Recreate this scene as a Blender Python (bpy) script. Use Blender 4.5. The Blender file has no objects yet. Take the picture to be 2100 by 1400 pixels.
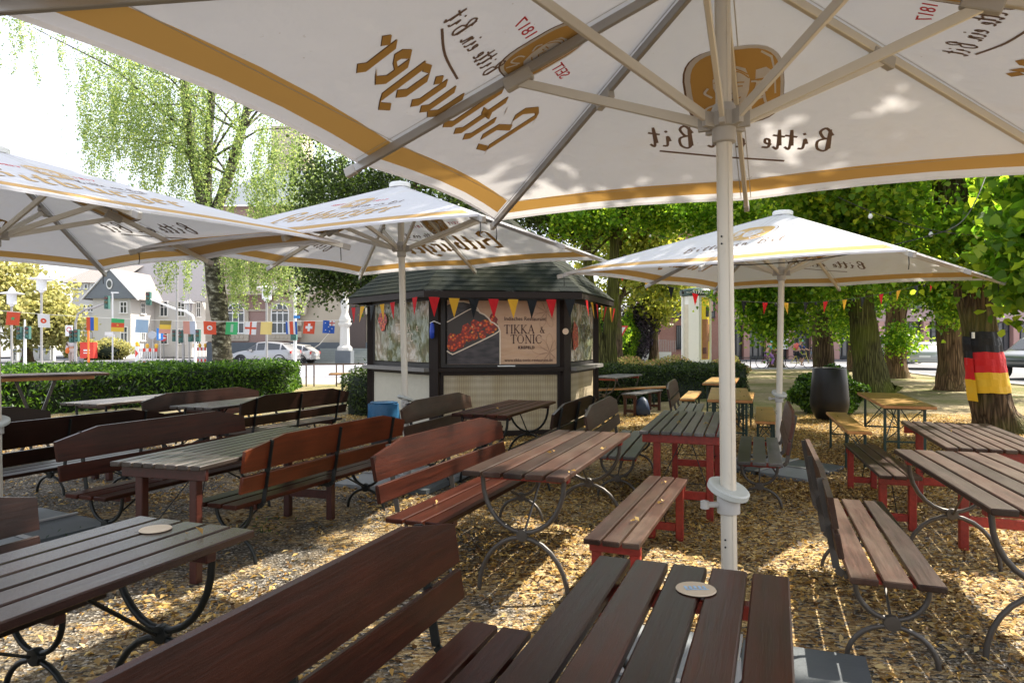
import bpy, math, random
import numpy as np
from mathutils import Vector, Matrix
PI = math.pi
R = math.radians
S = bpy.context.scene
C = S.collection
# ---------------------------------------------------------------- camera, sky, sun, exposure
cam = bpy.data.cameras.new('camera'); camo = bpy.data.objects.new('camera', cam); C.objects.link(camo)
camo.location = (0, 0, 1.5); camo.rotation_euler = (R(90), 0, 0)
cam.lens = 24; cam.sensor_width = 36; cam.clip_start = 0.05; cam.clip_end = 2000
cam.dof.use_dof = True; cam.dof.focus_distance = 8.5; cam.dof.aperture_fstop = 11
S.camera = camo
SUN_AZ, SUN_EL = R(58), R(50)       # azimuth from +Y towards +X
W = bpy.data.worlds.new("World"); S.world = W; W.use_nodes = True
nt = W.node_tree; bg = nt.nodes['Background']
sky = nt.nodes.new('ShaderNodeTexSky'); sky.sky_type = 'NISHITA'; sky.sun_disc = False
sky.sun_elevation = SUN_EL; sky.sun_rotation = SUN_AZ; sky.dust_density = 3.0; sky.air_density = 1.0; sky.altitude = 50
hz = nt.nodes.new('ShaderNodeMix'); hz.data_type = 'RGBA'; hz.inputs[0].default_value = .5; hz.inputs[7].default_value = (7.1, 7.15, 7.4, 1)   # thin bright summer haze
nt.links.new(sky.outputs[0], hz.inputs[6]); nt.links.new(hz.outputs[2], bg.inputs[0]); bg.inputs[1].default_value = 0.12
sl = bpy.data.lights.new('sun', 'SUN'); sl.energy = 5.0; sl.angle = R(0.55); sl.color = (1, .93, .82)
so = bpy.data.objects.new('sun', sl); C.objects.link(so)
sd = Vector((math.sin(SUN_AZ)*math.cos(SUN_EL), math.cos(SUN_AZ)*math.cos(SUN_EL), math.sin(SUN_EL)))
so.rotation_euler = sd.to_track_quat('Z', 'Y').to_euler(); so.location = (0, 0, 40)
S.view_settings.view_transform = 'Standard'; S.view_settings.look = 'None'
S.view_settings.exposure = 1.38; S.view_settings.gamma = 1
S.cycles.max_bounces = 8; S.cycles.transparent_max_bounces = 12

# ---------------------------------------------------------------- helpers
rng = random.Random(7)
def E(px, py, h):            # a spot at height h, measured on the photograph
    Y = 1400*(1.5-h)/(py-700.0)
    return Vector(((px-1050)/1400*Y, Y))
def V(*a): return Vector(a)

class MB:
    def __init__(s): s.v = []; s.f = []; s.m = []; s.c = []
    def add(s, vs, fs, mi=0, var=None):
        if var is None: var = rng.random()
        n = len(s.v); s.v += [tuple(p) for p in vs]
        for f in fs:
            s.f.append(tuple(i+n for i in f)); s.m.append(mi); s.c.append(var)
        return s
    def box(s, c, d, rz=0, mi=0, var=None, M=None):
        x, y, z = d[0]/2, d[1]/2, d[2]/2
        vs = [Vector((a, b, e)) for a in (-x, x) for b in (-y, y) for e in (-z, z)]
        if M is None: M = Matrix.Rotation(rz, 3, 'Z')
        vs = [M @ p + Vector(c) for p in vs]
        return s.add(vs, [(0, 1, 3, 2), (4, 6, 7, 5), (0, 4, 5, 1), (2, 3, 7, 6), (0, 2, 6, 4), (1, 5, 7, 3)], mi, var)
    def plank(s, c, d, b=.004, mi=0, var=None, M=None):      # long board with eased edges; length along x
        x, y, z = d[0]/2, d[1]/2, d[2]/2
        M = M or Matrix.Identity(3)
        pr = lambda y, z: [(-y+b, -z), (y-b, -z), (y, -z+b), (y, z-b), (y-b, z), (-y+b, z), (-y, z-b), (-y, -z+b)]
        rings = [(-x, pr(y-b, z-b)), (-x+b, pr(y, z)), (x-b, pr(y, z)), (x, pr(y-b, z-b))]
        vs = []; fs = []
        for xx, p in rings: vs += [M @ Vector((xx, a, e)) + Vector(c) for a, e in p]
        for r in range(3):
            for i in range(8):
                j = (i+1) % 8; fs.append((r*8+i, r*8+j, r*8+8+j, r*8+8+i))
        fs += [tuple(range(7, -1, -1)), tuple(range(24, 32))]
        return s.add(vs, fs, mi, var)
    def beam(s, p, q, w, t, mi=0, var=None, up=(0, 0, 1)):
        p = Vector(p); q = Vector(q); d = q-p; L = d.length; d.normalize()
        u = Vector(up)
        if abs(d.dot(u)) > .98: u = Vector((1, 0, 0))
        y = u.cross(d).normalized(); z = d.cross(y)
        M = Matrix((d, y, z)).transposed()
        return s.plank((p+q)/2, (L, w, t), min(w, t)*.12, mi, var, M)
    def tube(s, pts, r, n=8, mi=0, var=None, closed=False, caps=True, jitter=None):
        pts = [Vector(p) for p in pts]; k = len(pts)
        rs = r if isinstance(r, (list, tuple)) else [r]*k
        vs = []; fs = []; N = None
        for i, p in enumerate(pts):
            a = pts[(i-1) % k] if (closed or i > 0) else p
            b = pts[(i+1) % k] if (closed or i < k-1) else p
            t = (b-a)
            t = t.normalized() if t.length > 1e-9 else Vector((0, 0, 1))
            if N is None:
                N = t.orthogonal().normalized()
            else:
                N = (N - t*N.dot(t))
                N = N.normalized() if N.length > 1e-6 else t.orthogonal().normalized()
            B = t.cross(N)
            for j in range(n):
                an = 2*PI*j/n; rr = rs[i]
                if jitter: rr *= jitter(i, j)
                vs.append(p + (N*math.cos(an)+B*math.sin(an))*rr)
        for i in range(k if closed else k-1):
            i2 = (i+1) % k
            for j in range(n):
                j2 = (j+1) % n; fs.append((i*n+j, i*n+j2, i2*n+j2, i2*n+j))
        if caps and not closed:
            fs.append(tuple(range(n-1, -1, -1))); fs.append(tuple(range((k-1)*n, k*n)))
        return s.add(vs, fs, mi, var)
    def lathe(s, prof, n=20, c=(0, 0, 0), mi=0, var=None, M=None):
        vs = []; fs = []; k = len(prof)
        for r, z in prof:
            for j in range(n):
                a = 2*PI*j/n; p = Vector((r*math.cos(a), r*math.sin(a), z))
                if M is not None: p = M @ p
                vs.append(p+Vector(c))
        for i in range(k-1):
            for j in range(n):
                j2 = (j+1) % n; fs.append((i*n+j, i*n+j2, i*n+n+j2, i*n+n+j))
        fs.append(tuple(range(n-1, -1, -1))); fs.append(tuple(range((k-1)*n, k*n)))
        return s.add(vs, fs, mi, var)
    def ext(s, poly, fr, d0, d1, mi=0, var=None):   # polygon (u,w) extruded; fr(u, d, w) -> point
        k = len(poly)
        vs = [fr(u, d0, w) for u, w in poly] + [fr(u, d1, w) for u, w in poly]
        fs = [tuple(range(k-1, -1, -1)), tuple(range(k, 2*k))]
        fs += [(i, (i+1) % k, k+(i+1) % k, k+i) for i in range(k)]
        return s.add(vs, fs, mi, var)
    def build(s, name, mats, parent=None, smooth=None, loc=None, rz=None):
        me = bpy.data.meshes.new(name); me.from_pydata(s.v, [], s.f)
        if not isinstance(mats, (list, tuple)): mats = [mats]
        for m in mats: me.materials.append(m)
        me.polygons.foreach_set('material_index', s.m)
        at = me.attributes.new('var', 'FLOAT', 'FACE'); at.data.foreach_set('value', s.c)
        me.update()
        if smooth:
            me.polygons.foreach_set('use_smooth', [True]*len(s.f)); me.set_sharp_from_angle(angle=R(smooth))
        o = bpy.data.objects.new(name, me); C.objects.link(o)
        if parent is not None: o.parent = parent
        if loc is not None: o.location = loc
        if rz is not None: o.rotation_euler = (0, 0, rz)
        return o

def empty(name, loc=(0, 0, 0), rz=0):
    o = bpy.data.objects.new(name, None); C.objects.link(o); o.location = loc; o.rotation_euler = (0, 0, rz); o.empty_display_size = .2
    return o
def tag(o, label=None, cat=None, group=None, kind=None):
    if label: o['label'] = label
    if cat: o['category'] = cat
    if group: o['group'] = group
    if kind: o['kind'] = kind
    return o
def kids(o): return [c for c in bpy.data.objects if c.parent == o]
TREE = {}
def copy_tree(o, parent=None):
    c = o.copy(); C.objects.link(c); c.parent = parent
    for ch in kids(o): copy_tree(ch, c)
    return c
def remat(o, mp):            # object-level material override, down the tree
    if o.type == 'MESH' and o.name.split('.')[0] in mp:
        for sl_ in o.material_slots:
            sl_.link = 'OBJECT'; sl_.material = mp[o.name.split('.')[0]]
    for ch in kids(o): remat(ch, mp)

# ---------------------------------------------------------------- materials
class NT:
    def __init__(s, name):
        s.m = bpy.data.materials.new(name); s.m.use_nodes = True; s.t = s.m.node_tree
        s.b = s.t.nodes['Principled BSDF']; s.out = s.t.nodes['Material Output']
    def n(s, typ, **k):
        x = s.t.nodes.new(typ)
        for a, b in k.items():
            if a.startswith('i_'):
                key = a[2:]; key = int(key) if key.isdigit() else key.replace('_', ' ')
                x.inputs[key].default_value = b
            else: setattr(x, a, b)
        return x
    def l(s, a, b): s.t.links.new(a, b)
    def coord(s, kind='Object', scale=(1, 1, 1)):
        tc = s.n('ShaderNodeTexCoord'); mp = s.n('ShaderNodeMapping'); mp.inputs['Scale'].default_value = scale
        s.l(tc.outputs[kind], mp.inputs[0]); return mp.outputs[0]
    def noise(s, co, scale, detail=4, rough=.55):
        x = s.n('ShaderNodeTexNoise'); x.inputs['Scale'].default_value = scale; x.inputs['Detail'].default_value = detail
        x.inputs['Roughness'].default_value = rough; s.l(co, x.inputs['Vector']); return x.outputs['Fac']
    def var(s):
        a = s.n('ShaderNodeAttribute'); a.attribute_name = 'var'; return a.outputs['Fac']
    def ramp(s, fac, stops):
        r = s.n('ShaderNodeValToRGB'); e = r.color_ramp.elements
        while len(e) < len(stops): e.new(.5)
        for i, (p, c) in enumerate(stops):
            e[i].position = p; e[i].color = tuple(c)+((1,) if len(c) == 3 else ())
        s.l(fac, r.inputs[0]); return r.outputs[0]
    def mix(s, fac, a, b, mode='MIX'):
        x = s.n('ShaderNodeMix'); x.data_type = 'RGBA'; x.blend_type = mode; x.clamp_result = False
        for sock, val in ((x.inputs[0], fac), (x.inputs[6], a), (x.inputs[7], b)):
            if isinstance(val, (int, float)): sock.default_value = val
            elif isinstance(val, tuple): sock.default_value = val+((1,) if len(val) == 3 else ())
            else: s.l(val, sock)
        return x.outputs[2]
    def math(s, op, a, b=0.0):
        x = s.n('ShaderNodeMath'); x.operation = op
        for i, val in enumerate((a, b)):
            if isinstance(val, (int, float)): x.inputs[i].default_value = val
            else: s.l(val, x.inputs[i])
        return x.outputs[0]
    def bump(s, h, st=.3, dist=.02):
        x = s.n('ShaderNodeBump'); x.inputs['Strength'].default_value = st; x.inputs['Distance'].default_value = dist
        s.l(h, x.inputs['Height']); s.l(x.outputs[0], s.b.inputs['Normal']); return x
    def base(s, c):
        if isinstance(c, tuple): s.b.inputs['Base Color'].default_value = c+(1,)
        else: s.l(c, s.b.inputs['Base Color'])
    def set(s, rough=.5, metal=0, spec=.5):
        s.b.inputs['Roughness'].default_value = rough; s.b.inputs['Metallic'].default_value = metal
        s.b.inputs['Specular IOR Level'].default_value = spec; return s
    def translucent(s, col, fac):
        t = s.n('ShaderNodeBsdfTranslucent'); mx = s.n('ShaderNodeMixShader'); mx.inputs[0].default_value = fac
        if isinstance(col, tuple): t.inputs[0].default_value = col+(1,)
        else: s.l(col, t.inputs[0])
        s.l(s.b.outputs[0], mx.inputs[1]); s.l(t.outputs[0], mx.inputs[2]); s.l(mx.outputs[0], s.out.inputs[0])

def plain(name, c, rough=.6, metal=0, noise=.15, scale=8, bump=0, spec=.5):
    m = NT(name); co = m.coord(); f = m.noise(co, scale)
    m.base(m.mix(f, tuple(max(0, x*(1-noise)) for x in c), tuple(x*(1+noise) for x in c)))
    m.set(rough, metal, spec)
    if bump: m.bump(m.noise(co, scale*6), bump, .01)
    return m.m
def wood(name, dark, light, rough=.42, var=.35, worn=None, wornamt=.5, spec=.5, bmp=.45):
    m = NT(name); co = m.coord(scale=(1.2, 22, 22)); v = m.var()
    add = m.n('ShaderNodeVectorMath'); add.operation = 'ADD'; m.l(co, add.inputs[0])
    cx = m.n('ShaderNodeCombineXYZ'); m.l(m.math('MULTIPLY', v, 37.0), cx.inputs[0]); m.l(cx.outputs[0], add.inputs[1])
    g = m.noise(add.outputs[0], 1.6, 8, .72)
    c = m.ramp(g, [(.3, dark), (.7, light)])
    if worn:
        co2 = m.coord(scale=(1, 3, 3)); w = m.noise(co2, 2.2, 5, .6)
        c = m.mix(m.math('MULTIPLY', m.ramp(w, [(.42, (0, 0, 0)), (.62, (1, 1, 1))]), wornamt), c, worn)
    k = m.math('ADD', m.math('MULTIPLY', v, var*2), 1-var)
    c = m.mix(1.0, c, k, 'MULTIPLY')
    st = m.ramp(m.noise(m.coord(), 2.3, 5, .6), [(.3, (.62, .62, .62)), (.6, (1.1, 1.1, 1.1))]); c = m.mix(1.0, c, st, 'MULTIPLY')
    m.base(c); m.set(rough, 0, spec)
    r = m.math('ADD', m.math('MULTIPLY', g, .25), rough-.12); m.l(r, m.b.inputs['Roughness'])
    m.bump(g, bmp, .004)
    return m.m
M = {}
M['brown'] = wood('stained_brown_wood', (.014, .0035, .002), (.058, .012, .005), .32, .35, (.04, .016, .01), .35, .2)
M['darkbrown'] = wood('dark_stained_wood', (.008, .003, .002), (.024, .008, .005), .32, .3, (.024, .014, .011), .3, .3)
M['gloss'] = wood('glossy_damp_brown_wood', (.014, .006, .005), (.045, .018, .014), .18, .3, (.04, .03, .027), .3, .8)
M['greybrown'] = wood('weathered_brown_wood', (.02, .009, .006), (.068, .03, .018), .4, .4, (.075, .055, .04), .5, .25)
M['grey'] = wood('silver_grey_wood', (.035, .032, .031), (.135, .125, .12), .42, .4, (.06, .05, .042), .55)
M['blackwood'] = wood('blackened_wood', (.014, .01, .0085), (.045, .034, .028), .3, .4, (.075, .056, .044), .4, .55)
M['orange'] = wood('sun_tinted_orange_wood', (.06, .013, .005), (.15, .03, .009), .32, .2)  # sunlight on a brown backrest put into the colour; also a poster patch
M['redwood'] = wood('red_painted_wood', (.19, .014, .009), (.36, .03, .016), .4, .2)
M['darkred'] = wood('dark_red_wood', (.035, .008, .005), (.075, .015, .009), .4, .25)
M['beer'] = wood('varnished_pine', (.36, .2, .055), (.48, .28, .09), .3, .15, bmp=.06)
M['beeredge'] = wood('orange_pine_edge', (.42, .17, .04), (.55, .25, .08), .4, .1)
M['iron'] = plain('black_green_iron', (.014, .016, .015), .38, .3, .3, 12)
M['iron_grey'] = plain('taupe_iron', (.08, .07, .06), .42, .35, .25, 12)
M['green_steel'] = plain('dark_green_steel', (.02, .045, .035), .4, .2, .2, 12)
M['alu'] = plain('cream_aluminium', (.62, .58, .5), .38, .25, .06, 5)
M['alu_dark'] = plain('grey_aluminium', (.36, .35, .34), .4, .4, .1, 5)
M['hubgrey'] = plain('grey_plastic', (.4, .38, .35), .5, 0, .08, 9)
M['ringgrey'] = plain('pale_grey_plastic', (.45, .47, .44), .5, 0, .06, 9)
M['black'] = plain('black_matt', (.012, .012, .012), .6)
M['white'] = plain('white_paint', (.78, .78, .76), .5, 0, .04)
M['gold'] = plain('gold_print', (.5, .3, .085), .6, 0, .08, 3)
M['golddark'] = plain('brown_print_shadow', (.14, .075, .035), .6)
M['script'] = plain('brown_print', (.19, .13, .105), .7)
M['redprint'] = plain('red_print', (.55, .02, .03), .6)
M['slab'] = plain('grey_concrete_slab', (.07, .08, .085), .55, 0, .2, 6, .2)
M['slab_light'] = plain('pale_concrete_slab', (.2, .215, .22), .6, 0, .15, 6, .2)

def fabric():
    m = NT('canopy_fabric'); co = m.coord(); f = m.noise(co, 1.4, 5, .6)
    c = m.mix(f, (.76, .76, .8), (.69, .69, .73))
    sp = m.noise(co, 34, 2, .5); spots = m.ramp(sp, [(.73, (0, 0, 0)), (.77, (1, 1, 1))])
    big = m.ramp(m.noise(co, 1.1, 3), [(.52, (0, 0, 0)), (.66, (1, 1, 1))])
    c = m.mix(m.math('MULTIPLY', m.math('MULTIPLY', spots, big), .7), c, (.33, .26, .17))
    c = m.mix(m.math('MULTIPLY', m.ramp(m.noise(co, 3.2, 4), [(.55, (0, 0, 0)), (.75, (1, 1, 1))]), .3), c, (.72, .62, .48))
    m.base(c); m.set(.75, 0, .2); m.bump(m.math('ADD', m.noise(m.coord(scale=(1, 1, 1)), 2.2, 3), m.math('MULTIPLY', m.noise(m.coord(scale=(1, 1, 1)), 9, 3), .3)), .7, .05)
    m.translucent((.85, .82, .8), .22); return m.m
M['fabric'] = fabric()
def goldband():
    m = NT('gold_band_fabric'); co = m.coord(); f = m.noise(co, 1.2, 3)
    m.base(m.mix(f, (.5, .3, .1), (.58, .36, .14))); m.set(.7, 0, .2); m.translucent((.6, .33, .08), .17); return m.m
M['goldband'] = goldband()

def bark(name, dark, light, moss, mossamt, sx=11, sz=.75):
    m = NT(name); co = m.coord(scale=(sx, sx, sz)); g = m.noise(co, 1.2, 7, .65)
    w = m.n('ShaderNodeTexVoronoi'); w.feature = 'DISTANCE_TO_EDGE'; w.inputs['Scale'].default_value = 1.6
    m.l(co, w.inputs['Vector'])
    h = m.math('ADD', m.math('MULTIPLY', m.ramp(w.outputs[0], [(0, (0, 0, 0)), (.3, (1, 1, 1))]), .6), m.math('MULTIPLY', g, .6))
    c = m.ramp(h, [(.25, dark), (.85, light)])
    mo = m.ramp(m.noise(m.coord(), 1.1, 4), [(.45, (0, 0, 0)), (.62, (1, 1, 1))])
    c = m.mix(m.math('MULTIPLY', mo, mossamt), c, moss)
    m.base(c); m.set(.9, 0, .15); m.bump(h, .9, .05); return m.m
M['bark'] = bark('furrowed_bark', (.03, .02, .012), (.15, .1, .06), (.12, .13, .03), .5)
M['bark_moss'] = bark('mossy_bark', (.03, .027, .012), (.14, .13, .045), (.13, .15, .02), .6)
M['bark_warm'] = bark('warm_bark', (.055, .033, .018), (.23, .14, .075), (.2, .18, .07), .3)
def birchbark():
    m = NT('birch_bark'); co = m.coord(scale=(2.5, 2.5, 5)); g = m.noise(co, 1.7, 6, .7)
    c = m.ramp(g, [(.42, (.03, .027, .02)), (.54, (.1, .09, .06)), (.64, (.36, .35, .29))])
    m.base(c); m.set(.8, 0, .2); m.bump(g, .6, .03); return m.m
M['birch'] = birchbark()
def leafmat(name, a, b, c3, trans, tf=.45, rough=.45):
    m = NT(name); v = m.var(); c = m.ramp(v, [(.0, a), (.55, b), (1, c3)])
    m.base(c); m.set(rough, 0, .35)
    tcol = m.mix(1.0, c, trans, 'MULTIPLY'); m.translucent(tcol, tf); return m.m
M['lime'] = leafmat('lime_leaf', (.05, .115, .014), (.13, .25, .022), (.34, .42, .05), (2.2, 2.2, 1.2), .58)
M['limey'] = leafmat('yellow_green_leaf', (.12, .17, .02), (.24, .28, .04), (.4, .38, .06), (2.0, 1.9, 1.4), .5)
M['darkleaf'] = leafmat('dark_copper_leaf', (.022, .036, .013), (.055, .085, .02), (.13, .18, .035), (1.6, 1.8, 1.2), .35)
M['birchleaf'] = leafmat('birch_leaf', (.09, .15, .05), (.19, .26, .09), (.36, .4, .17), (2.0, 2.0, 1.4), .5)
M['yew'] = leafmat('yew_needle', (.012, .032, .007), (.045, .1, .012), (.16, .28, .025), (1.8, 2.0, 1.2), .3)
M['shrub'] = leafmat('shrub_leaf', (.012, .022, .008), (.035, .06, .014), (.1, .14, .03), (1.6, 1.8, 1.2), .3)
M['paletree'] = leafmat('pale_sunlit_leaf', (.26, .27, .09), (.42, .4, .15), (.58, .52, .22), (1.4, 1.4, 1.2), .4, .7)
M['flowerbush'] = leafmat('pink_yellow_leaf', (.1, .17, .04), (.42, .4, .12), (.6, .28, .2), (1.4, 1.4, 1.2), .4, .7)
M['purpleleaf'] = leafmat('purple_leaf', (.03, .025, .035), (.07, .05, .07), (.12, .1, .12), (1.3, 1.2, 1.3), .3)
M['litter'] = leafmat('fallen_yellow_leaf', (.34, .18, .04), (.56, .36, .1), (.7, .54, .25), (1.1, 1.1, 1), .25, .7)
M['litter_dark'] = leafmat('fallen_brown_leaf', (.07, .038, .016), (.19, .1, .035), (.36, .24, .08), (1.1, 1.1, 1), .2, .7)

# ---------------------------------------------------------------- leaves
def leaf_cloud(name, P, size, mat, parent=None, seed=0, up=.6, core=None, fold=.25, narrow=.75, down=None, mb=None, var_bias=None):
    r = np.random.RandomState(seed); P = np.asarray(P, float); n = len(P)
    sz = np.asarray(size)*np.ones(n)*(.7+.6*r.rand(n))
    nrm = r.normal(size=(n, 3)); nrm[:, 2] += up*2; nrm /= np.linalg.norm(nrm, axis=1)[:, None]
    d = r.normal(size=(n, 3))
    if down is not None: d[:, 2] -= down
    d -= nrm*(d*nrm).sum(1)[:, None]; d /= np.linalg.norm(d, axis=1)[:, None]
    s = np.cross(nrm, d)
    L = sz[:, None]
    a = P - d*L*.5; b = P + d*L*.5
    q = P - d*L*.08
    e1 = q + s*L*.5*narrow + nrm*L*fold; e2 = q - s*L*.5*narrow + nrm*L*fold
    if mat is M['lime']:        # heart-shaped leaf, six corners, folded along the midrib
        w1 = P-d*L*.22; w2 = P+d*L*.12; dr = d*0; dr[:, 2] = -1
        vs = np.stack([a+d*L*.1, w1+s*L*.46+nrm*L*.1, w2+s*L*.36+nrm*L*.14, b+dr*L*.14, w2-s*L*.36+nrm*L*.14, w1-s*L*.46+nrm*L*.1], 1).reshape(-1, 3); nv = 6
    else: vs = np.stack([a, e1, b, e2], 1).reshape(-1, 3); nv = 4
    F = np.arange(n*nv).reshape(n, nv)
    me = bpy.data.meshes.new(name)
    vv = r.rand(n)
    if var_bias is not None: vv = np.clip(vv*.6+var_bias, 0, 1)
    ev = []; ef = []; em = []; ec = []
    if mb is not None: ev, ef, em, ec = mb.v, mb.f, mb.m, mb.c
    k = len(ev)
    allv = np.concatenate([np.array(ev, float).reshape(-1, 3), vs]) if k else vs
    me.vertices.add(len(allv)); me.vertices.foreach_set('co', allv.ravel())
    loops = [i for f in ef for i in f]; nl = len(loops)
    ls = np.concatenate([np.array(loops, int), (F+k).ravel()]) if nl else F.ravel()
    me.loops.add(len(ls)); me.loops.foreach_set('vertex_index', ls.astype(np.int32))
    st = []; acc = 0
    for f in ef: st.append(acc); acc += len(f)
    starts = np.concatenate([np.array(st, int), nl+np.arange(n)*nv])
    me.polygons.add(len(starts)); me.polygons.foreach_set('loop_start', starts.astype(np.int32))
    me.update(calc_edges=True)
    mats = mat if isinstance(mat, list) else [mat]
    for m_ in mats: me.materials.append(m_)
    mi = np.concatenate([np.array(em, int), np.zeros(n, int)+(len(mats)-1 if mb is not None else 0)]) if len(ef) else np.zeros(n, int)
    me.polygons.foreach_set('material_index', mi.astype(np.int32))
    at = me.attributes.new('var', 'FLOAT', 'FACE')
    at.data.foreach_set('value', np.concatenate([np.array(ec, float), vv]).astype(np.float32))
    me.validate()
    o = bpy.data.objects.new(name, me); C.objects.link(o)
    if parent is not None: o.parent = parent
    return o
def clumps(centres, n, sig, seed=0):
    r = np.random.RandomState(seed); c = np.asarray(centres, float)
    idx = r.randint(0, len(c), n); return c[idx] + r.normal(size=(n, 3))*np.asarray(sig)

# ---------------------------------------------------------------- lettering
BL = {  # blackletter pen strokes, x-height 1
 'B': (1.4, [[(.1, 1.8), (.08, .16), (-.16, -.04)], [(-.2, 1.62), (.1, 1.84), (.5, 1.96), (.92, 1.7), (.9, 1.36), (.5, 1.08)],
              [(.42, 1.08), (.98, .86), (1.02, .32), (.6, .0), (.08, .1)]]),
 'i': (.5, [[(.0, .98), (.02, .16), (.22, .02)], [(.05, 1.32), (.2, 1.42)]]),
 't': (.62, [[(.08, 1.62), (.05, .16), (.28, .02)], [(-.2, .98), (.38, .98)]]),
 'b': (.92, [[(.0, 1.75), (.0, .16), (.3, .02)], [(.3, .02), (.56, .2), (.54, .78), (.3, .98), (.08, .82)]]),
 'u': (.95, [[(-.04, .96), (.02, .18), (.28, .02), (.5, .14)], [(.54, .98), (.54, .16), (.74, .02)]]),
 'r': (.62, [[(.0, .98), (.02, .16), (.2, .02)], [(.06, .82), (.26, .98), (.42, .84)]]),
 'g': (.92, [[(.5, .94), (.24, 1.0), (.0, .8), (.02, .18), (.26, .02), (.5, .2)], [(.56, 1.0), (.56, -.26), (.3, -.5), (-.06, -.36)]]),
 'e': (.78, [[(.02, .48), (.5, .68), (.46, .88), (.24, 1.0), (.0, .8), (.02, .18), (.26, .02), (.54, .2)]]),
}
SC = {  # handwriting, cap height 1
 'B': (.95, [[(.0, .1), (.22, .95), (.1, .0)], [(.05, .72), (.4, 1.02), (.62, .86), (.42, .6), (.28, .55)], [(.28, .55), (.6, .42), (.52, .08), (.2, -.04), (.02, .12)]]),
 'i': (.42, [[(.0, .3), (.14, .5), (.12, .08), (.3, .05)], [(.2, .72), (.24, .76)]]),
 't': (.44, [[(.1, .2), (.3, .9), (.2, .05), (.4, .1)], [(.02, .6), (.5, .66)]]),
 'e': (.48, [[(.0, .22), (.26, .3), (.28, .48), (.1, .42), (.08, .1), (.34, .08)]]),
 'n': (.62, [[(.0, .45), (.1, .48), (.08, .04)], [(.08, .2), (.28, .5), (.34, .06), (.56, .1)]]),
 ' ': (.5, []),
}
def catmull(p, n=5):
    if len(p) < 3: return p
    q = [p[0]]+list(p)+[p[-1]]; out = []
    for i in range(1, len(q)-2):
        for j in range(n):
            t = j/n; a, b, c, d = q[i-1], q[i], q[i+1], q[i+2]
            out.append(tuple(.5*((2*b[k])+(-a[k]+c[k])*t+(2*a[k]-5*b[k]+4*c[k]-d[k])*t*t+(-a[k]+3*b[k]-3*c[k]+d[k])*t**3) for k in (0, 1)))
    out.append(p[-1]); return out
def pen(mb, pts, fr, w, d, mi=0, nib=None, dd=.00015):
    """flat pen stroke in the plane frame fr(u,d,v); nib = fixed pen direction, else a round pen"""
    k = 0
    for a, b in zip(pts[:-1], pts[1:]):
        dx, dy = b[0]-a[0], b[1]-a[1]; L = math.hypot(dx, dy)
        if L < 1e-9: continue
        if nib: nx, ny = nib[0]*w/2, nib[1]*w/2; ex = ey = 0
        else: nx, ny = -dy/L*w/2, dx/L*w/2; ex, ey = dx/L*w*.3, dy/L*w*.3
        for sg in (1, -1):
            dz = sg*(d+k*dd)
            mb.add([fr(a[0]-nx-ex, dz, a[1]-ny-ey), fr(b[0]-nx+ex, dz, b[1]-ny+ey), fr(b[0]+nx+ex, dz, b[1]+ny+ey), fr(a[0]+nx-ex, dz, a[1]+ny-ey)], [(0, 1, 2, 3)], mi)
        k = (k+1) % 6
def flat(mb, poly, fr, d, mi=0, both=True):
    for sg in ((1, -1) if both else (1,)):
        mb.add([fr(u, sg*d, v) for u, v in poly], [tuple(range(len(poly)))], mi)
def write(mb, txt, font, fr, u0, v0, sx, sy, w, d, mi=0, nib=None, rot=0, shear=0, smooth=False, tight=.12):
    u = 0; cr, sr = math.cos(rot), math.sin(rot)
    for ch in txt:
        adv, st = font.get(ch, (.5, []))
        for p in st:
            q = catmull(p, 4) if smooth else p
            P = []
            for x, y in q:
                X = (u+x+shear*y)*sx; Y = y*sy
                P.append((u0+X*cr-Y*sr, v0+X*sr+Y*cr))
            pen(mb, P, fr, w, d, mi, nib)
        u += adv+tight
    return u*sx
def sellipse(cu, cv, a, b, e=3.2, n=32):
    out = []
    for i in range(n):
        t = 2*PI*i/n; c, s = math.cos(t), math.sin(t)
        out.append((cu+a*abs(c)**(2/e)*(1 if c > 0 else -1), cv+b*abs(s)**(2/e)*(1 if s > 0 else -1)))
    return out
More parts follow.
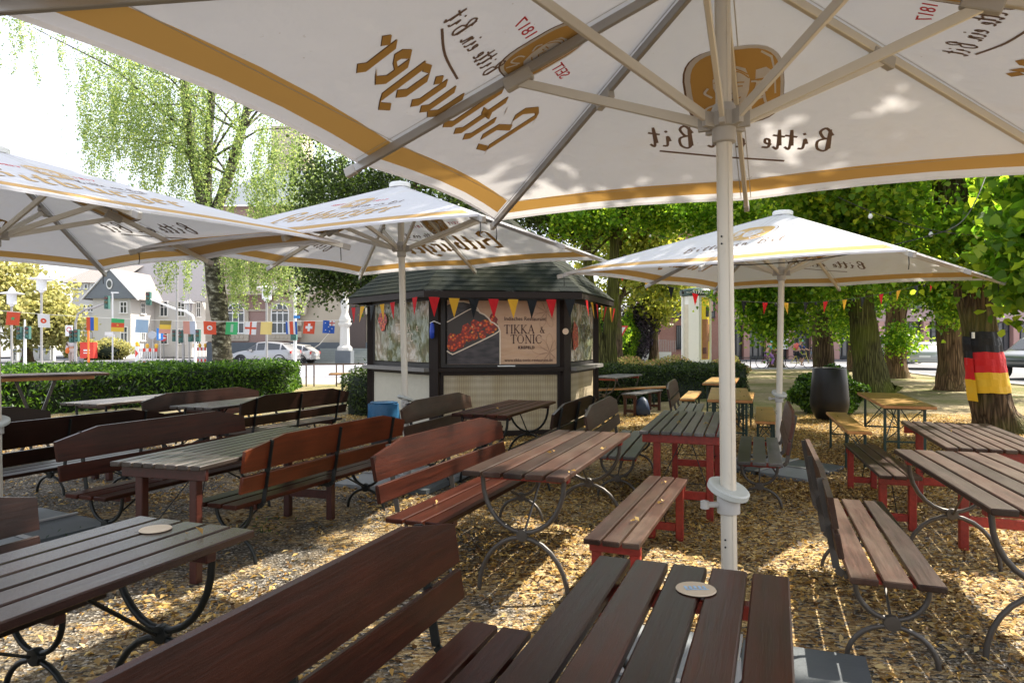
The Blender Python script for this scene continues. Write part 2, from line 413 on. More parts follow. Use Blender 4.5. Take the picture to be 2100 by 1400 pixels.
def emblem(mb, fr, cu, cv, a, b):      # materials: 0 gold 1 dark 2 pale
    P = lambda l: [(cu-x*a, cv+y*b) for x, y in l]
    flat(mb, sellipse(cu+.05*a, cv-.02*b, a*1.13, b*1.1), fr, .001, 1)
    flat(mb, sellipse(cu+.03*a, cv, a*1.1, b*1.08), fr, .0015, 2)
    flat(mb, sellipse(cu, cv, a, b), fr, .002, 0)
    flat(mb, P([(.62, .9), (.84, .72), (.9, .3), (.9, -.3), (.86, -.3), (.86, .3), (.8, .68), (.6, .85)][::-1]), fr, .0026, 2)
    # head, hair, collar, raised glass
    flat(mb, P([(-.5, .1), (-.42, -.22), (-.22, -.5), (.0, -.56), (.18, -.44), (.3, -.1), (.34, .2), (.26, .5), (-.02, .64), (-.34, .56), (-.48, .36)]), fr, .0026, 2)
    for l in ([(-.5, .32), (-.3, .5), (0, .54), (.3, .34)], [(-.46, .22), (-.2, .42), (.1, .44), (.32, .24)]): pen(mb, P(catmull(l)), fr, .028*b, .0034, 0)
    for l in ([(-.34, .14), (-.16, .16)], [(.02, .16), (.2, .14)], [(-.08, .08), (-.12, -.12), (-.02, -.14)], [(-.2, -.28), (-.04, -.32), (.1, -.27)], [(-.3, .04), (-.18, .05)], [(.04, .05), (.16, .04)]):
        pen(mb, P(l), fr, .03*b, .0034, 0)
    for l in ([(-.62, .1), (-.7, -.02), (-.56, -.16)], [(.38, .14), (.5, .1), (.44, -.12)], [(-.3, -.6), (-.66, -.72), (-.74, -.5), (-.52, -.4)], [(-.3, -.66), (-.48, -.9)], [(.3, -.55), (.36, -.8), (.7, -.86)], [(.62, -.2), (.66, -.5), (.74, -.62)]):
        pen(mb, P(catmull(l)), fr, .05*b, .006, 2)
    flat(mb, P([(.48, .42), (.7, .46), (.82, .34), (.8, .18), (.46, .18)]), fr, .0026, 2)
    flat(mb, P([(.5, .12), (.78, .12), (.76, -.02), (.52, -.02)]), fr, .0026, 2)
    for k in range(4): pen(mb, P([(.44, -.12-.09*k), (.74-.05*k, -.07-.09*k)]), fr, .045*b, .006, 2)

def text_mesh(txt, size, parent, mat, loc, rot, name='lettering', extrude=.001, bold=0, align='CENTER', space=1, sx=1):
    cu = bpy.data.curves.new(name, 'FONT'); cu.body = txt; cu.size = size; cu.align_x = align; cu.extrude = extrude
    cu.offset = bold; cu.space_character = space; cu.resolution_u = 3
    o = bpy.data.objects.new(name, cu); C.objects.link(o)
    dg = bpy.context.evaluated_depsgraph_get()
    me = bpy.data.meshes.new_from_object(o.evaluated_get(dg)); bpy.data.objects.remove(o); me.name = name
    me.materials.clear(); me.materials.append(mat)
    n = bpy.data.objects.new(name, me); C.objects.link(n); n.parent = parent; n.location = loc; n.rotation_euler = rot; n.scale = (sx, 1, 1)
    return n

# ---------------------------------------------------------------- umbrella
pm_ = NT('scuffed_cream_pole'); pc_ = pm_.coord(scale=(1, 1, .5)); pf_ = pm_.ramp(pm_.noise(pc_, 26, 4, .7), [(.58, (0, 0, 0)), (.7, (1, 1, 1))])
pz_ = pm_.n('ShaderNodeSeparateXYZ'); pm_.l(pm_.coord(), pz_.inputs[0]); lowz = pm_.math('SUBTRACT', 1.0, pm_.math('MULTIPLY', pz_.outputs[2], .9)); pcl = pm_.n('ShaderNodeClamp'); pm_.l(lowz, pcl.inputs[0])
pm_.base(pm_.mix(pm_.math('MULTIPLY', pf_, pm_.math('ADD', pm_.math('MULTIPLY', pcl.outputs[0], .6), .12)), (.6, .56, .48), (.22, .18, .13))); pm_.set(.38, .2, .5); POLEM = pm_.m
def umbrella(x, y, ang, half, he, rise, hub, tx, ty, label, turn=0):
    root = empty('parasol')
    Mt = Matrix.Rotation(math.atan(tx), 4, 'Y') @ Matrix.Rotation(-math.atan(ty), 4, 'X') @ Matrix.Rotation(ang+turn*PI/2, 4, 'Z')
    root.location = (x, y, 0); root.rotation_euler = Mt.to_euler()
    tag(root, label, 'parasol', 'white canopy parasols with gold borders')
    SL = math.hypot(half, rise); slope = math.atan2(rise, half)
    def frame(k):           # panel frame: u to the right seen from outside, v up the slope, d outwards
        a = PI/2+k*PI/2; n = Vector((math.cos(a), math.sin(a), 0)); ur = Vector((-n.y, n.x, 0))
        up = (-n*half+Vector((0, 0, rise))).normalized(); nn = ur.cross(up)
        o = n*half+Vector((0, 0, he))
        return lambda u, d, v: o+ur*u+up*v+nn*d
    cm = MB()
    ts = [0, .06/SL, .2/SL, .3, .5, .75, .955]; ss = [-1, -.965, -.8, -.6, -.4, -.2, 0, .2, .4, .6, .8, .965, 1]
    for k in range(4):
        fr = frame(k); vs = []; fs = []; mi = []
        for t in ts:
            for s_ in ss:
                bow = .055*math.sin(PI*min(1, abs(s_)))*max(0, 1-t/.45)
                vs.append(fr(s_*half*(1-t), 0, t*SL+bow))
        n = len(ss)
        for r in range(len(ts)-1):
            for j in range(n-1):
                m = 1 if (r == 1 and 0 < j < n-2) else 0
                cm.add([vs[r*n+j], vs[r*n+j+1], vs[(r+1)*n+j+1], vs[(r+1)*n+j]], [(0, 1, 2, 3)], m, .5)
        # folded hem, gives the edge a thickness
        for j in range(n-1):
            a, b = vs[j], vs[j+1]; dz = Vector((0, 0, -.018))
            cm.add([a, b, b+dz, a+dz], [(0, 1, 2, 3)], 0, .5)
    cm.build('canopy', [M['fabric'], M['goldband']], root, 30)
    # printed lettering on both faces of the cloth
    pr = MB(); dk = MB(); sc = MB(); rd = MB(); em = MB()
    nib = (math.cos(R(40)), math.sin(R(40)))
    for k in range(4):
        fr = frame(k)
        if k % 2 == 1:
            sx, sy = .16, .2
            write(dk, 'Bitburger', BL, fr, -.617, .455, sx, sy, .062, .0012, 0, nib, 0, .18)
            write(pr, 'Bitburger', BL, fr, -.62, .458, sx, sy, .058, .0022, 0, nib, 0, .18)
            write(sc, 'Bitte ein Bit', SC, fr, .09, .8, .062, .11, .009, .0012, 0, None, R(6), .1, True, .1)
            pen(sc, catmull([(.19, .7), (.4, .75), (.56, .825)]), fr, .012, .0012)
            emblem(em, fr, 0, 1.07, .13, .19)
        else:
            write(sc, 'Bitte ein Bit', SC, fr, -.47, .43, .122, .19, .0155, .0012, 0, None, R(13), .1, True, .1)
            pen(sc, [(-.23, .37), (.1, .47), (.46, .6)], fr, .016, .0012)
            emblem(em, fr, 0, 1.06, .22, .27)
    sm = MB()          # sewn seams beside the ribs
    for k in range(4):
        fr = frame(k)
        for s in (-1, 1):
            pen(sm, [(s*(half-.03), .0), (s*.03, SL-.06)], fr, .006, .0008); pen(sm, [(s*.03, .0), (s*.03, SL-.1)], fr, .005, .0009)
        pen(sm, [(-half+.06, .215), (half-.23, .215)], fr, .004, .0008)
    sm.build('seam', plain('seam_thread', (.5, .48, .45), .8), root)
    dk.build('lettering', M['golddark'], root); pr.build('lettering', M['gold'], root)
    sc.build('lettering', M['script'], root); em.build('emblem', [M['gold'], M['golddark'], M['fabric']], root)
    for k in (1, 3):
        fr = frame(k); o = fr(0, 0, 0); ux = fr(1, 0, 0)-o; uy = fr(0, 0, 1)-o; un = fr(0, 1, 0)-o
        rot = Matrix((ux, uy, un)).transposed().to_euler()
        for t, u in (('SEIT', -.235), ('1817', .25)):
            text_mesh(t, .085, root, M['redprint'], fr(u, 0, 1.05), rot, extrude=.0015)
    # frame
    for k in range(8):
        a = PI/2+k*PI/4; corner = k % 2 == 1
        rr = half*(math.sqrt(2) if corner else 1); n = Vector((math.cos(a), math.sin(a), 0))
        top = Vector((0, 0, he+rise-.035)); tip = n*rr+Vector((0, 0, he-.03)); d = (tip-top); L = d.length; d.normalize()
        rb = MB(); rb.beam(top+d*.07, tip+d*.045, .026, .042, 0); rib = rb.build('rib', M['alu'] if k in (7, 0, 6, 5) else M['alu_dark'], root)
        cp = MB(); cp.beam(tip+d*.02, tip+d*.085, .032, .048)
        if corner: cp.tube([tip+Vector((0, 0, -.02)), tip+Vector((.004, 0, -.09)), tip+Vector((0, .004, -.13))], .004, 5, 1)
        cp.build('rib_cap', [M['hubgrey'], M['black']], rib)
        J = top+d*.97+Vector((0, 0, -.035)); H = n*.075+Vector((0, 0, hub))
        st = MB(); st.beam(H, J, .02, .04); so_ = st.build('strut', M['alu'], root)
        br = MB(); br.beam(J-d*.07+Vector((0, 0, .012)), J+d*.07+Vector((0, 0, .012)), .04, .06); br.build('bracket', M['hubgrey'], so_)
    p = MB(); p.tube([(0, 0, .05), (0, 0, he+rise-.02)], .032, 18)
    for a in range(4):
        an = a*PI/2+.6; p.box((math.cos(an)*.0315, math.sin(an)*.0315, (he+rise)/2), (.006, .004, he+rise-.1), an)
    p.build('pole', POLEM, root, 40)
    h = MB(); h.lathe([(.04, hub-.09), (.048, hub-.085), (.048, hub-.03), (.062, hub-.025), (.066, hub+.03), (.05, hub+.05), (.042, hub+.07)], 16)
    for k in range(8):
        a = PI/2+k*PI/4; h.box((math.cos(a)*.078, math.sin(a)*.078, hub), (.05, .022, .06), a)
    h.build('hub', M['hubgrey'], root, 35)
    c = MB(); c.lathe([(.08, he+rise-.04), (.112, he+rise-.03), (.115, he+rise+.005), (.1, he+rise+.02), (.03, he+rise+.028)], 20); c.build('top_cap', M['white'], root, 40)
    g = MB(); tl = Matrix.Rotation(R(20), 3, 'Y') @ Matrix.Rotation(R(10), 3, 'X')
    g.lathe([(.03, -.012), (.078, -.016), (.086, -.01), (.086, .01), (.078, .016), (.03, .012)], 28, (.0, 0, .89), M=tl); g.build('crank_wheel', M['ringgrey'], root, 40)
    k_ = MB(); k_.lathe([(.034, .79), (.046, .795), (.046, .865), (.036, .88)], 18); k_.tube([(-.04, -.02, .83), (-.085, -.04, .83)], .012, 8); k_.lathe([(.002, -.02), (.018, -.015), (.018, .015), (.002, .02)], 10, (-.09, -.042, .83))
    for hz_ in (.66, .69, 1.9, 1.93): k_.lathe([(.001, -.002), (.004, -.002), (.004, .002), (.001, .002)], 8, (-.012, -.0325, hz_), 1, M=Matrix.Rotation(PI/2, 3, 'X'))
    k_.build('clamp', [M['hubgrey'], M['black']], root, 40)
    b = MB(); q = .56
    for i, (sx_, sy_) in enumerate(((1, 1), (-1, 1), (1, -1), (-1, -1))):
        sb = MB(); sb.box((sx_*.285, sy_*.285, .03), (.53, .53, .05)); sb.build('base_slab', M['slab'] if i in (0, 3) else M['slab_light'], root)
    b.box((0, 0, .064), (1.14, .035, .012)); b.box((0, 0, .0645), (.035, 1.14, .013)); b.lathe([(.09, .05), (.09, .075), (.045, .08), (.042, .2), (.034, .2)], 16)
    b.build('base_frame', M['alu_dark'], root, 40)
    return root

umbrella(.902, 2.812, -.379, 1.782, 2.442, .681, 2.407, -.011, .004, 'largest white parasol overhead with its cream pole right behind the nearest table')
umbrella(-1.13, 7.354, -.394, 1.761, 2.442, .737, 2.496, -.023, -.01, 'white parasol with its pole standing in front of the kiosk window', 1)
umbrella(3.111, 7.99, -.781, 1.793, 2.265, .732, 2.298, .014, -.013, 'white parasol right of the kiosk, its thin pole beside the slate grey seat')
umbrella(-3.919, 5.212, -.528, 1.816, 2.315, .65, 2.312, -.016, -.002, 'white parasol at the left edge of the photo with its pole cut by the frame')

# ---------------------------------------------------------------- furniture
def slats(W_, n, gap, L, z, th, stag=.0):
    m = MB(); w = (W_-gap*(n-1))/n
    for i in range(n):
        y = -W_/2+w/2+i*(w+gap); m.plank((rng.uniform(-stag, stag), y, z-th/2), (L+rng.uniform(-stag, stag), w, th), .005)
        for s in (-1, 1):      # screw heads
            for q in (-.22, .22):
                a = [(s*(L/2-.2)+.0045*math.cos(t), y+q*w+.0045*math.sin(t), z+.0006) for t in (0, 1.05, 2.09, 3.14, 4.19, 5.24)]; m.add(a, [tuple(range(6))], 0, 0)
    return m
def arc(x, w, z0, z1, straight, flip=1, n=14):       # half hoop in the y-z plane; z0 = open end, z1 = closed end
    zz = z0+(z1-z0)*straight; pts = [(x, w, z0)]
    for i in range(n+1):
        t = PI*i/n; pts.append((x, w*math.cos(t), zz+(z1-zz)*math.sin(t)))
    pts.append((x, -w, z0)); return pts
def iron_frame(x, w1, z0, z1, w2, r=.0145, disc=True):
    m = MB(); m.tube(arc(x, w1, z0, z1, .12), r, 8); m.tube(arc(x, w2, 0.0, z1-.03, .0), r, 8)
    zc = z1-.015
    Mx = Matrix.Rotation(PI/2, 3, 'Y')
    m.lathe([(.002, -.02), (.035, -.018), (.04, 0), (.035, .018), (.002, .02)], 14, (x, 0, zc), M=Mx)
    return m
def iron_table(W_=.62, n=5, L=1.9, top='brown', iron='iron', beam='redwood', loc=(0, 0, 0)):
    r = empty('garden_table')
    slats(W_, n, .016, L, .75, .032, .004).build('tabletop', M[top], r, 30)
    for s in (-1, 1):
        x = s*(L/2-.2)
        MB().plank((x, 0, .696), (W_*.9, .05, .044), .004, 0, None, Matrix.Rotation(PI/2, 3, 'Z')).build('crossbeam', M[beam], r, 30)
        iron_frame(x+s*.028, W_*.41, .715, .37, W_*.45).build('hoop_leg', M[iron], r, 50)
        MB().tube([(x, 0, .36), (x-s*.42, 0, .715)], .008, 6).build('brace', M[iron], r, 50)
    return r
def wood_table(W_=.7, n=8, L=1.8, top='brown', leg='redwood'):
    r = empty('garden_table')
    slats(W_, n, .014, L, .75, .03, .004).build('tabletop', M[top], r, 30)
    for s in (-1, 1):
        x = s*(L/2-.12); m = MB(); Rz = Matrix.Rotation(PI/2, 3, 'Z')
        m.plank((x+s*.035, 0, .682), (W_*.96, .03, .074), .004, 0, None, Rz); m.build('apron', M[leg], r, 30)
        for q in (-1, 1): MB().plank((x, q*W_*.31, .36), (.718, .058, .058), .005, 0, None, Matrix.Rotation(PI/2, 3, 'Y')).build('leg', M[leg], r, 30)
        MB().plank((x, 0, .21), (W_*.62-.06, .035, .07), .004, 0, None, Rz).build('crossbar', M[leg], r, 30)
        w = MB()
        for q in (-1, 1): w.tube([(x, q*W_*.3, .24), (x-s*.35, 0, .715)], .004, 5)
        w.tube([(x-.03*s, -W_*.3, .3), (x-.03*s, W_*.3, .3)], .004, 5); w.build('brace', M['black'], r)
    return r
def back_bench(L=1.86, seat='brown', back='brown', iron='iron', beam='darkred'):
    r = empty('bench')
    slats(.385, 3, .018, L, .43, .03, .004).build('seat', M[seat], r, 30)
    yb = lambda z: -.215-(z-.43)*.17
    bk = MB(); tilt = Matrix.Rotation(math.atan(.17), 3, 'X')
    bk.plank((0, yb(.565), .565), (L+.02, .026, .115), .005, 0, None, tilt)
    poly = [(-L/2-.01, .648), (L/2+.01, .648), (L/2+.015, .79), (L*.32, .865), (-L*.32, .865), (-L/2-.015, .79)]
    bk.ext(poly, lambda u, d, w: Vector((u, yb(w)+d, w)), -.013, .013)
    bk.build('backrest', M[back], r, 30)
    for x in (-L/2+.2, 0, L/2-.2):
        p = MB(); pts = [(x, -.1, .385), (x, -.2, .383), (x, -.232, .41), (x, yb(.6)-.02, .6), (x, yb(.84)-.02, .84)]
        for a, b in zip(pts[:-1], pts[1:]): p.beam(a, b, .034, .009, up=(1, 0, 0))
        for a, b in zip(pts[:-1], pts[1:]): pass
        p.build('back_post', M[iron], r)
    for s in (-1, 1):
        x = s*(L/2-.2)
        MB().plank((x, 0, .38), (.36, .05, .04), .004, 0, None, Matrix.Rotation(PI/2, 3, 'Z')).build('crossbeam', M[beam], r, 30)
        iron_frame(x+s*.028, .155, .385, .205, .19, .0125).build('hoop_leg', M[iron], r, 50)
        MB().tube([(x, 0, .2), (x-s*.36, 0, .395)], .007, 6).build('brace', M[iron], r, 50)
    return r
def plain_bench(L=1.85, W_=.3, seat='greybrown', leg='redwood'):
    r = empty('bench')
    slats(W_, 3, .014, L, .45, .03, .004).build('seat', M[seat], r, 30)
    for s in (-1, 1):
        x = s*(L/2-.13); Rz = Matrix.Rotation(PI/2, 3, 'Z')
        MB().plank((x+s*.03, 0, .39), (W_*.94, .028, .058), .004, 0, None, Rz).build('apron', M[leg], r, 30)
        for q in (-1, 1): MB().plank((x, q*(W_/2-.045), .21), (.418, .056, .056), .005, 0, None, Matrix.Rotation(PI/2, 3, 'Y')).build('leg', M[leg], r, 30)
        MB().plank((x, 0, .1), (W_-.146, .03, .06), .004, 0, None, Rz).build('crossbar', M[leg], r, 30)
        w = MB()
        w.tube([(x, .0, .12), (x-s*.3, 0, .415)], .004, 5); w.build('brace', M['black'], r)
    return r
def beer_set(W_, H, L=2.2, name='beer_table'):
    r = empty(name)
    t = MB(); t.plank((0, 0, H-.018), (L, W_, .034), .006, 0); a_, b_ = L/2-.007, W_/2-.007; t.add([(-a_, -b_, H+.002), (a_, -b_, H+.002), (a_, b_, H+.002), (-a_, b_, H+.002)], [(0, 1, 2, 3)], 1)
    t.build('tabletop' if H > .6 else 'seat', [M['beeredge'], M['beer']], r, 30)
    for s in (-1, 1):
        x = s*(L/2-.3); m = MB(); wy = W_*.38
        for q in (-1, 1): m.beam((x, q*wy, 0), (x, q*wy, H-.036), .03, .03)
        for z in (H*.42, H-.06): m.beam((x, -wy, z), (x, wy, z), .02, .02)
        m.build('leg_frame', M['green_steel'], r)
        b = MB(); b.tube([(x, -wy, H*.42), (x-s*.45, 0, H-.045)], .007, 6); b.tube([(x, wy, H*.42), (x-s*.45, 0, H-.045)], .007, 6); b.tube([(x, -wy*.9, H*.45), (x, wy*.9, H-.07)], .006, 6); b.tube([(x, wy*.9, H*.45), (x, -wy*.9, H-.07)], .006, 6)
        b.build('brace', M['green_steel'], r)
    return r
protos = {}
def use(kind, key=None):
    fn = {'iron_table': iron_table, 'wood_table': wood_table, 'back_bench': back_bench, 'plain_bench': plain_bench,
          'beer_table': lambda: beer_set(.54, .77, 2.2, 'beer_table'), 'beer_bench': lambda: beer_set(.26, .48, 2.2, 'beer_bench')}[kind]
    if kind not in protos: protos[kind] = fn(); return protos[kind]
    return copy_tree(protos[kind])
NOM = {'iron_table': 1.9, 'wood_table': 1.8, 'back_bench': 1.88, 'plain_bench': 1.85, 'beer_table': 2.2, 'beer_bench': 2.2}
GRP = {'iron_table': ('table', 'slatted tables on hooped iron legs'), 'wood_table': ('table', 'slatted tables on wooden legs'),
       'back_bench': ('bench', 'slatted benches with backrests'), 'plain_bench': ('bench', 'wooden benches without backrests'),
       'beer_table': ('table', 'folding beer tables'), 'beer_bench': ('bench', 'folding beer benches')}
DR = Vector((.348, .937))
def put(kind, near, far, label, face=None, mats=None, rigid=None, wy=1.0):
    near = Vector(near)
    far = near+DR*NOM[kind] if far is None else Vector(far)
    d = (far-near); L = d.length; d.normalize(); mid = (near+far)/2; ang = math.atan2(d.y, d.x)
    o = use(kind)
    if face:
        rt = Vector((d.y, -d.x))
        if face == 'R': mid = mid+rt*.28; ang += PI
        else: mid = mid-rt*.28
    o.location = (mid.x, mid.y, 0); o.rotation_euler = (0, 0, ang)
    k = max(.88, min(1.12, L/NOM[kind])); o.scale = (k, wy, 1)
    cat, grp = GRP[kind]; tag(o, label, cat, grp)
    if mats: remat(o, {a: M[b] for a, b in mats.items()})
    return o
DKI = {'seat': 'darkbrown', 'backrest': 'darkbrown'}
TAU = {'hoop_leg': 'iron_grey', 'brace': 'iron_grey', 'back_post': 'iron_grey'}
# tables on hooped iron legs
put('iron_table', (-.09, .52), (.598, 2.295), 'nearest dark brown table at the bottom edge, five wide planks with a round disc inlaid')
put('iron_table', (-1.99, 1.06), (-1.313, 2.84), 'glossy brown table with black hooped legs in the left foreground, a round disc on it', mats={'crossbeam': 'darkred', 'tabletop': 'gloss'})
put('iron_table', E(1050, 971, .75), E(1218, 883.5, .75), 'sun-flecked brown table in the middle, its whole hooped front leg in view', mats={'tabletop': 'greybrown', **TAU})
put('iron_table', E(982, 849.5, .75), E(1092, 820.5, .75), 'dark brown table right in front of the kiosk, below the restaurant banner', mats={'crossbeam': 'darkred'})
put('iron_table', E(390, 834, .75), None, 'dark table by the left hedge between two long benches with backrests', mats={'crossbeam': 'darkred', 'tabletop': 'blackwood'})
put('iron_table', E(160, 827, .75), None, 'dark table closest to the left hedge, its end below the tall table', mats={'crossbeam': 'darkred', 'tabletop': 'blackwood'})
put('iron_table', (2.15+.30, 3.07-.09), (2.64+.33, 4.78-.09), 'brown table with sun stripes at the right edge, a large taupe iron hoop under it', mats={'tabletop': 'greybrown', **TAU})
put('iron_table', E(1236, 773, .75), E(1285, 765.5, .75)+Vector((0, -.3)), 'faded grey table against the dark hedge just right of the kiosk', mats={'tabletop': 'grey', **TAU})
# tables on wooden legs
put('wood_table', Vector((1.079, 5.77))+Vector((.926, -.377))*.35, Vector((1.67, 7.5))+Vector((.926, -.377))*.35, 'weathered grey plank table on bright red legs, half behind the large cream pole', mats={'tabletop': 'grey', 'leg': 'redwood', 'apron': 'redwood', 'crossbar': 'redwood'})
put('wood_table', Vector((3.09, 4.86))+Vector((.93, -.36))*.35, Vector((3.69, 6.48))+Vector((.93, -.36))*.35, 'sun-flecked brown table with red legs in front of the tree wrapped in a flag', mats={'tabletop': 'greybrown', 'leg': 'redwood', 'apron': 'redwood', 'crossbar': 'redwood'})
put('wood_table', E(315, 951, .75), E(650, 877, .75), 'long dark table with square wooden legs in the left middle, its near end lit pink', mats={'tabletop': 'blackwood', 'leg': 'darkred', 'apron': 'darkred', 'crossbar': 'darkred'}, wy=.95)
# benches with backrests
put('back_bench', (-.24-.68, 2.66-1.78), (-.24, 2.66), 'nearest red-brown bench, its backrest crossing the bottom of the photo', face='R')
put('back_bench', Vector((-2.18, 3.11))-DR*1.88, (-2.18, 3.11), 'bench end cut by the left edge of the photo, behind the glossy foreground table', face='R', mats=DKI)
put('back_bench', E(112, 903, .8), E(497, 849.5, .8), 'long brown bench with its broad backrest behind the dark wooden-legged table, left middle', face='R')
put('back_bench', E(503, 923, .8), E(828, 858, .8), 'bench seen from behind with three iron posts, its whole backrest tinted orange for sunlight', face='L', mats={'seat': 'brown', 'backrest': 'orange'})
put('back_bench', E(762, 935, .8), E(1024, 862, .8), 'brown bench with a red fleck on its backrest, just left of the middle table', face='R', mats={**TAU})
put('back_bench', E(822, 839, .8), E(962, 810.5, .8), 'dark brown bench just right of the parasol pole in front of the kiosk', face='R', mats={'seat': 'darkbrown', 'backrest': 'greybrown'})
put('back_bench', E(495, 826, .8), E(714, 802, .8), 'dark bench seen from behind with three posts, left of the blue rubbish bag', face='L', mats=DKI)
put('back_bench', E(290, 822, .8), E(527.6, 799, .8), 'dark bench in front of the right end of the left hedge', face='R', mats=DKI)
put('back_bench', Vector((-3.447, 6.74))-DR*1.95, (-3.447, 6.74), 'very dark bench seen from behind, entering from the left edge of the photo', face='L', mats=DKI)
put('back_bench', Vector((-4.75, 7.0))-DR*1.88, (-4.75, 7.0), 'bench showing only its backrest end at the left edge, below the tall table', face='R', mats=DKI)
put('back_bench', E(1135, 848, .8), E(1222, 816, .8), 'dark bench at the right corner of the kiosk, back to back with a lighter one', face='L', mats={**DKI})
put('back_bench', E(1199, 852, .8), E(1262, 818, .8), 'lighter grey-brown bench with a pale green-grey seat, back to back with a dark one', face='R', mats={'seat': 'grey', 'backrest': 'greybrown', 'crossbeam': 'redwood', **TAU})
put('back_bench', Vector((2.0, 6.09))+Vector((.94, -.34))*.475+Vector((0,0)), Vector((2.6, 7.76))+Vector((.94, -.34))*.475, 'bench with a slate grey three-plank seat right of the large cream pole', face='L', mats={'seat': 'grey', 'backrest': 'darkred', 'crossbeam': 'redwood', **TAU})
put('back_bench', (1.45, 3.12), (2.04, 4.74), 'grey-brown bench in the right foreground seen end-on, a disc on its iron hoops', face='R', mats={'seat': 'greybrown', 'backrest': 'greybrown', 'crossbeam': 'redwood', **TAU})
put('back_bench', (2.32, 10.2), (2.88, 11.95), 'small far-off bench with a rounded grey backrest, between the dark hedge and the beer tables', face='R', mats={'seat': 'grey', 'backrest': 'greybrown', **TAU})
# benches without backrests
put('plain_bench', E(1252, 1110, .45), E(1371, 977, .45), 'backless bench in the centre foreground with a sunlit far end and red legs')
put('plain_bench', E(1848, 976, .45), E(1763, 909, .45), 'backless bench with pink sun stripes and red legs, beside the red-legged table at the right')
put('plain_bench', (-4.5, 7.3), None, 'backless dark bench mostly hidden behind the long brown bench, only its square legs showing', mats={'seat': 'darkbrown', 'leg': 'darkred', 'apron': 'darkred', 'crossbar': 'darkred'})
put('plain_bench', E(1289, 807.5, .45), E(1345, 798, .45), 'backless bench with a bag under it in front of the right hedge', mats={'seat': 'grey', 'leg': 'darkred', 'apron': 'darkred', 'crossbar': 'darkred'})
# folding beer tables and benches
put('beer_table', E(1866, 832.5, .77), E(1801, 805, .77), 'yellow varnished beer table right of the black planter')
put('beer_table', E(1496.5, 820, .77), E(1495, 795, .77), 'orange beer table behind the large cream pole, nearer of the two there')
put('beer_table', E(1439, 785.5, .77)+Vector((.26, -.1)), None, 'far orange beer table left of the large cream pole, at the right hedge')
put('beer_table', (-4.2, 15.7), (-2.1, 16.1), 'pale beer table at the left corner of the kiosk, with the road behind it')
put('beer_bench', E(1763, 884.5, .48), E(1714, 845, .48), 'yellow beer bench in front of the black planter')
put('beer_bench', E(1571, 864, .48), E(1567.5, 834, .48), 'beer bench with an orange front edge just left of the thin parasol pole')
put('beer_bench', E(1409, 818, .48), E(1425, 801.5, .48), 'beer bench left of the far orange beer table, by the round grey backrest')
put('beer_bench', (4.0, 11.75), None, 'beer bench of which only an orange end shows right of the nearer orange table')
put('beer_bench', (1.55, 14.55), (3.55, 15.6), 'pale beer bench under the faded grey table by the hedge')
# discs on tables
for (x, y, lab) in ((.555, 2.06, 'beige round disc with pale blue print on the nearest table'), (-1.42, 2.72, 'plain pale round disc on the glossy table in the left foreground')):
    d = MB(); d.lathe([(.002, 0), (.058, 0), (.06, .002), (.058, .005), (.002, .0052)], 30, mi=0)
    if x > 0:
        for q in range(5): d.box((-.03+q*.014, .004, .0065), (.008, .022, .001), mi=1)
        d.box((0, -.014, .0065), (.07, .003, .001), mi=1)
    o = d.build('beer_mat', [plain('coaster_beige', (.5, .4, .28), .6), plain('pale_blue_print', (.3, .45, .6), .6)], None, 40, (x, y, .7515))
    tag(o, lab, 'coaster', 'round discs on the tables')
# tall table at the hedge
ht = empty('tall_table', (-6.6, 8.0, 0), math.atan2(.88, .86)); tag(ht, 'tall red-brown standing table with V-shaped legs at the left edge', 'table')
slats(.6, 5, .012, 3.2, 1.09, .03).build('tabletop', M['greybrown'], ht)
MB().plank((0, -.2, 1.04), (2.9, .03, .05)).build('apron', M['beeredge'], ht); MB().plank((0, .2, 1.04), (2.9, .03, .05)).build('apron', M['beeredge'], ht)
for x in (-.95, .85):
    v = MB(); v.beam((x-.22, 0, 1.05), (x, 0, .42), .035, .035); v.beam((x+.22, 0, 1.05), (x+.01, .0, .42), .036, .036)
    v.beam((x, 0, .44), (x-.22, 0, 0), .034, .034); v.beam((x, 0, .44), (x+.22, 0, 0), .033, .033); v.build('leg', M['iron_grey'], ht)

# ---------------------------------------------------------------- ground
def sheet(name, poly, z, mat):
    m = MB(); m.add([(x, y, z) for x, y in poly], [tuple(range(len(poly)))]); o = m.build(name, mat); tag(o, kind='structure'); return o
pav = NT('pale_paving'); co = pav.coord()
pav.base(pav.mix(pav.noise(co, .3, 6), (.24, .235, .23), (.34, .33, .32))); pav.set(.85, 0, .2)
g = MB(); g.add([(-600, -60, -.03), (600, -60, -.03), (600, 900, -.03), (-600, 900, -.03)], [(0, 1, 2, 3)]); tag(g.build('ground', pav.m), kind='structure')
asp = NT('asphalt'); co = asp.coord(); asp.base(asp.mix(asp.noise(co, .8, 8, .7), (.11, .11, .12), (.19, .19, .2))); asp.set(.8, 0, .3); asp.bump(asp.noise(co, 120, 2), .3, .005)
lasp = NT('pale_asphalt'); co = lasp.coord(); lasp.base(lasp.mix(lasp.noise(co, .5, 8, .7), (.2, .2, .23), (.29, .29, .32))); lasp.set(.8, 0, .3)
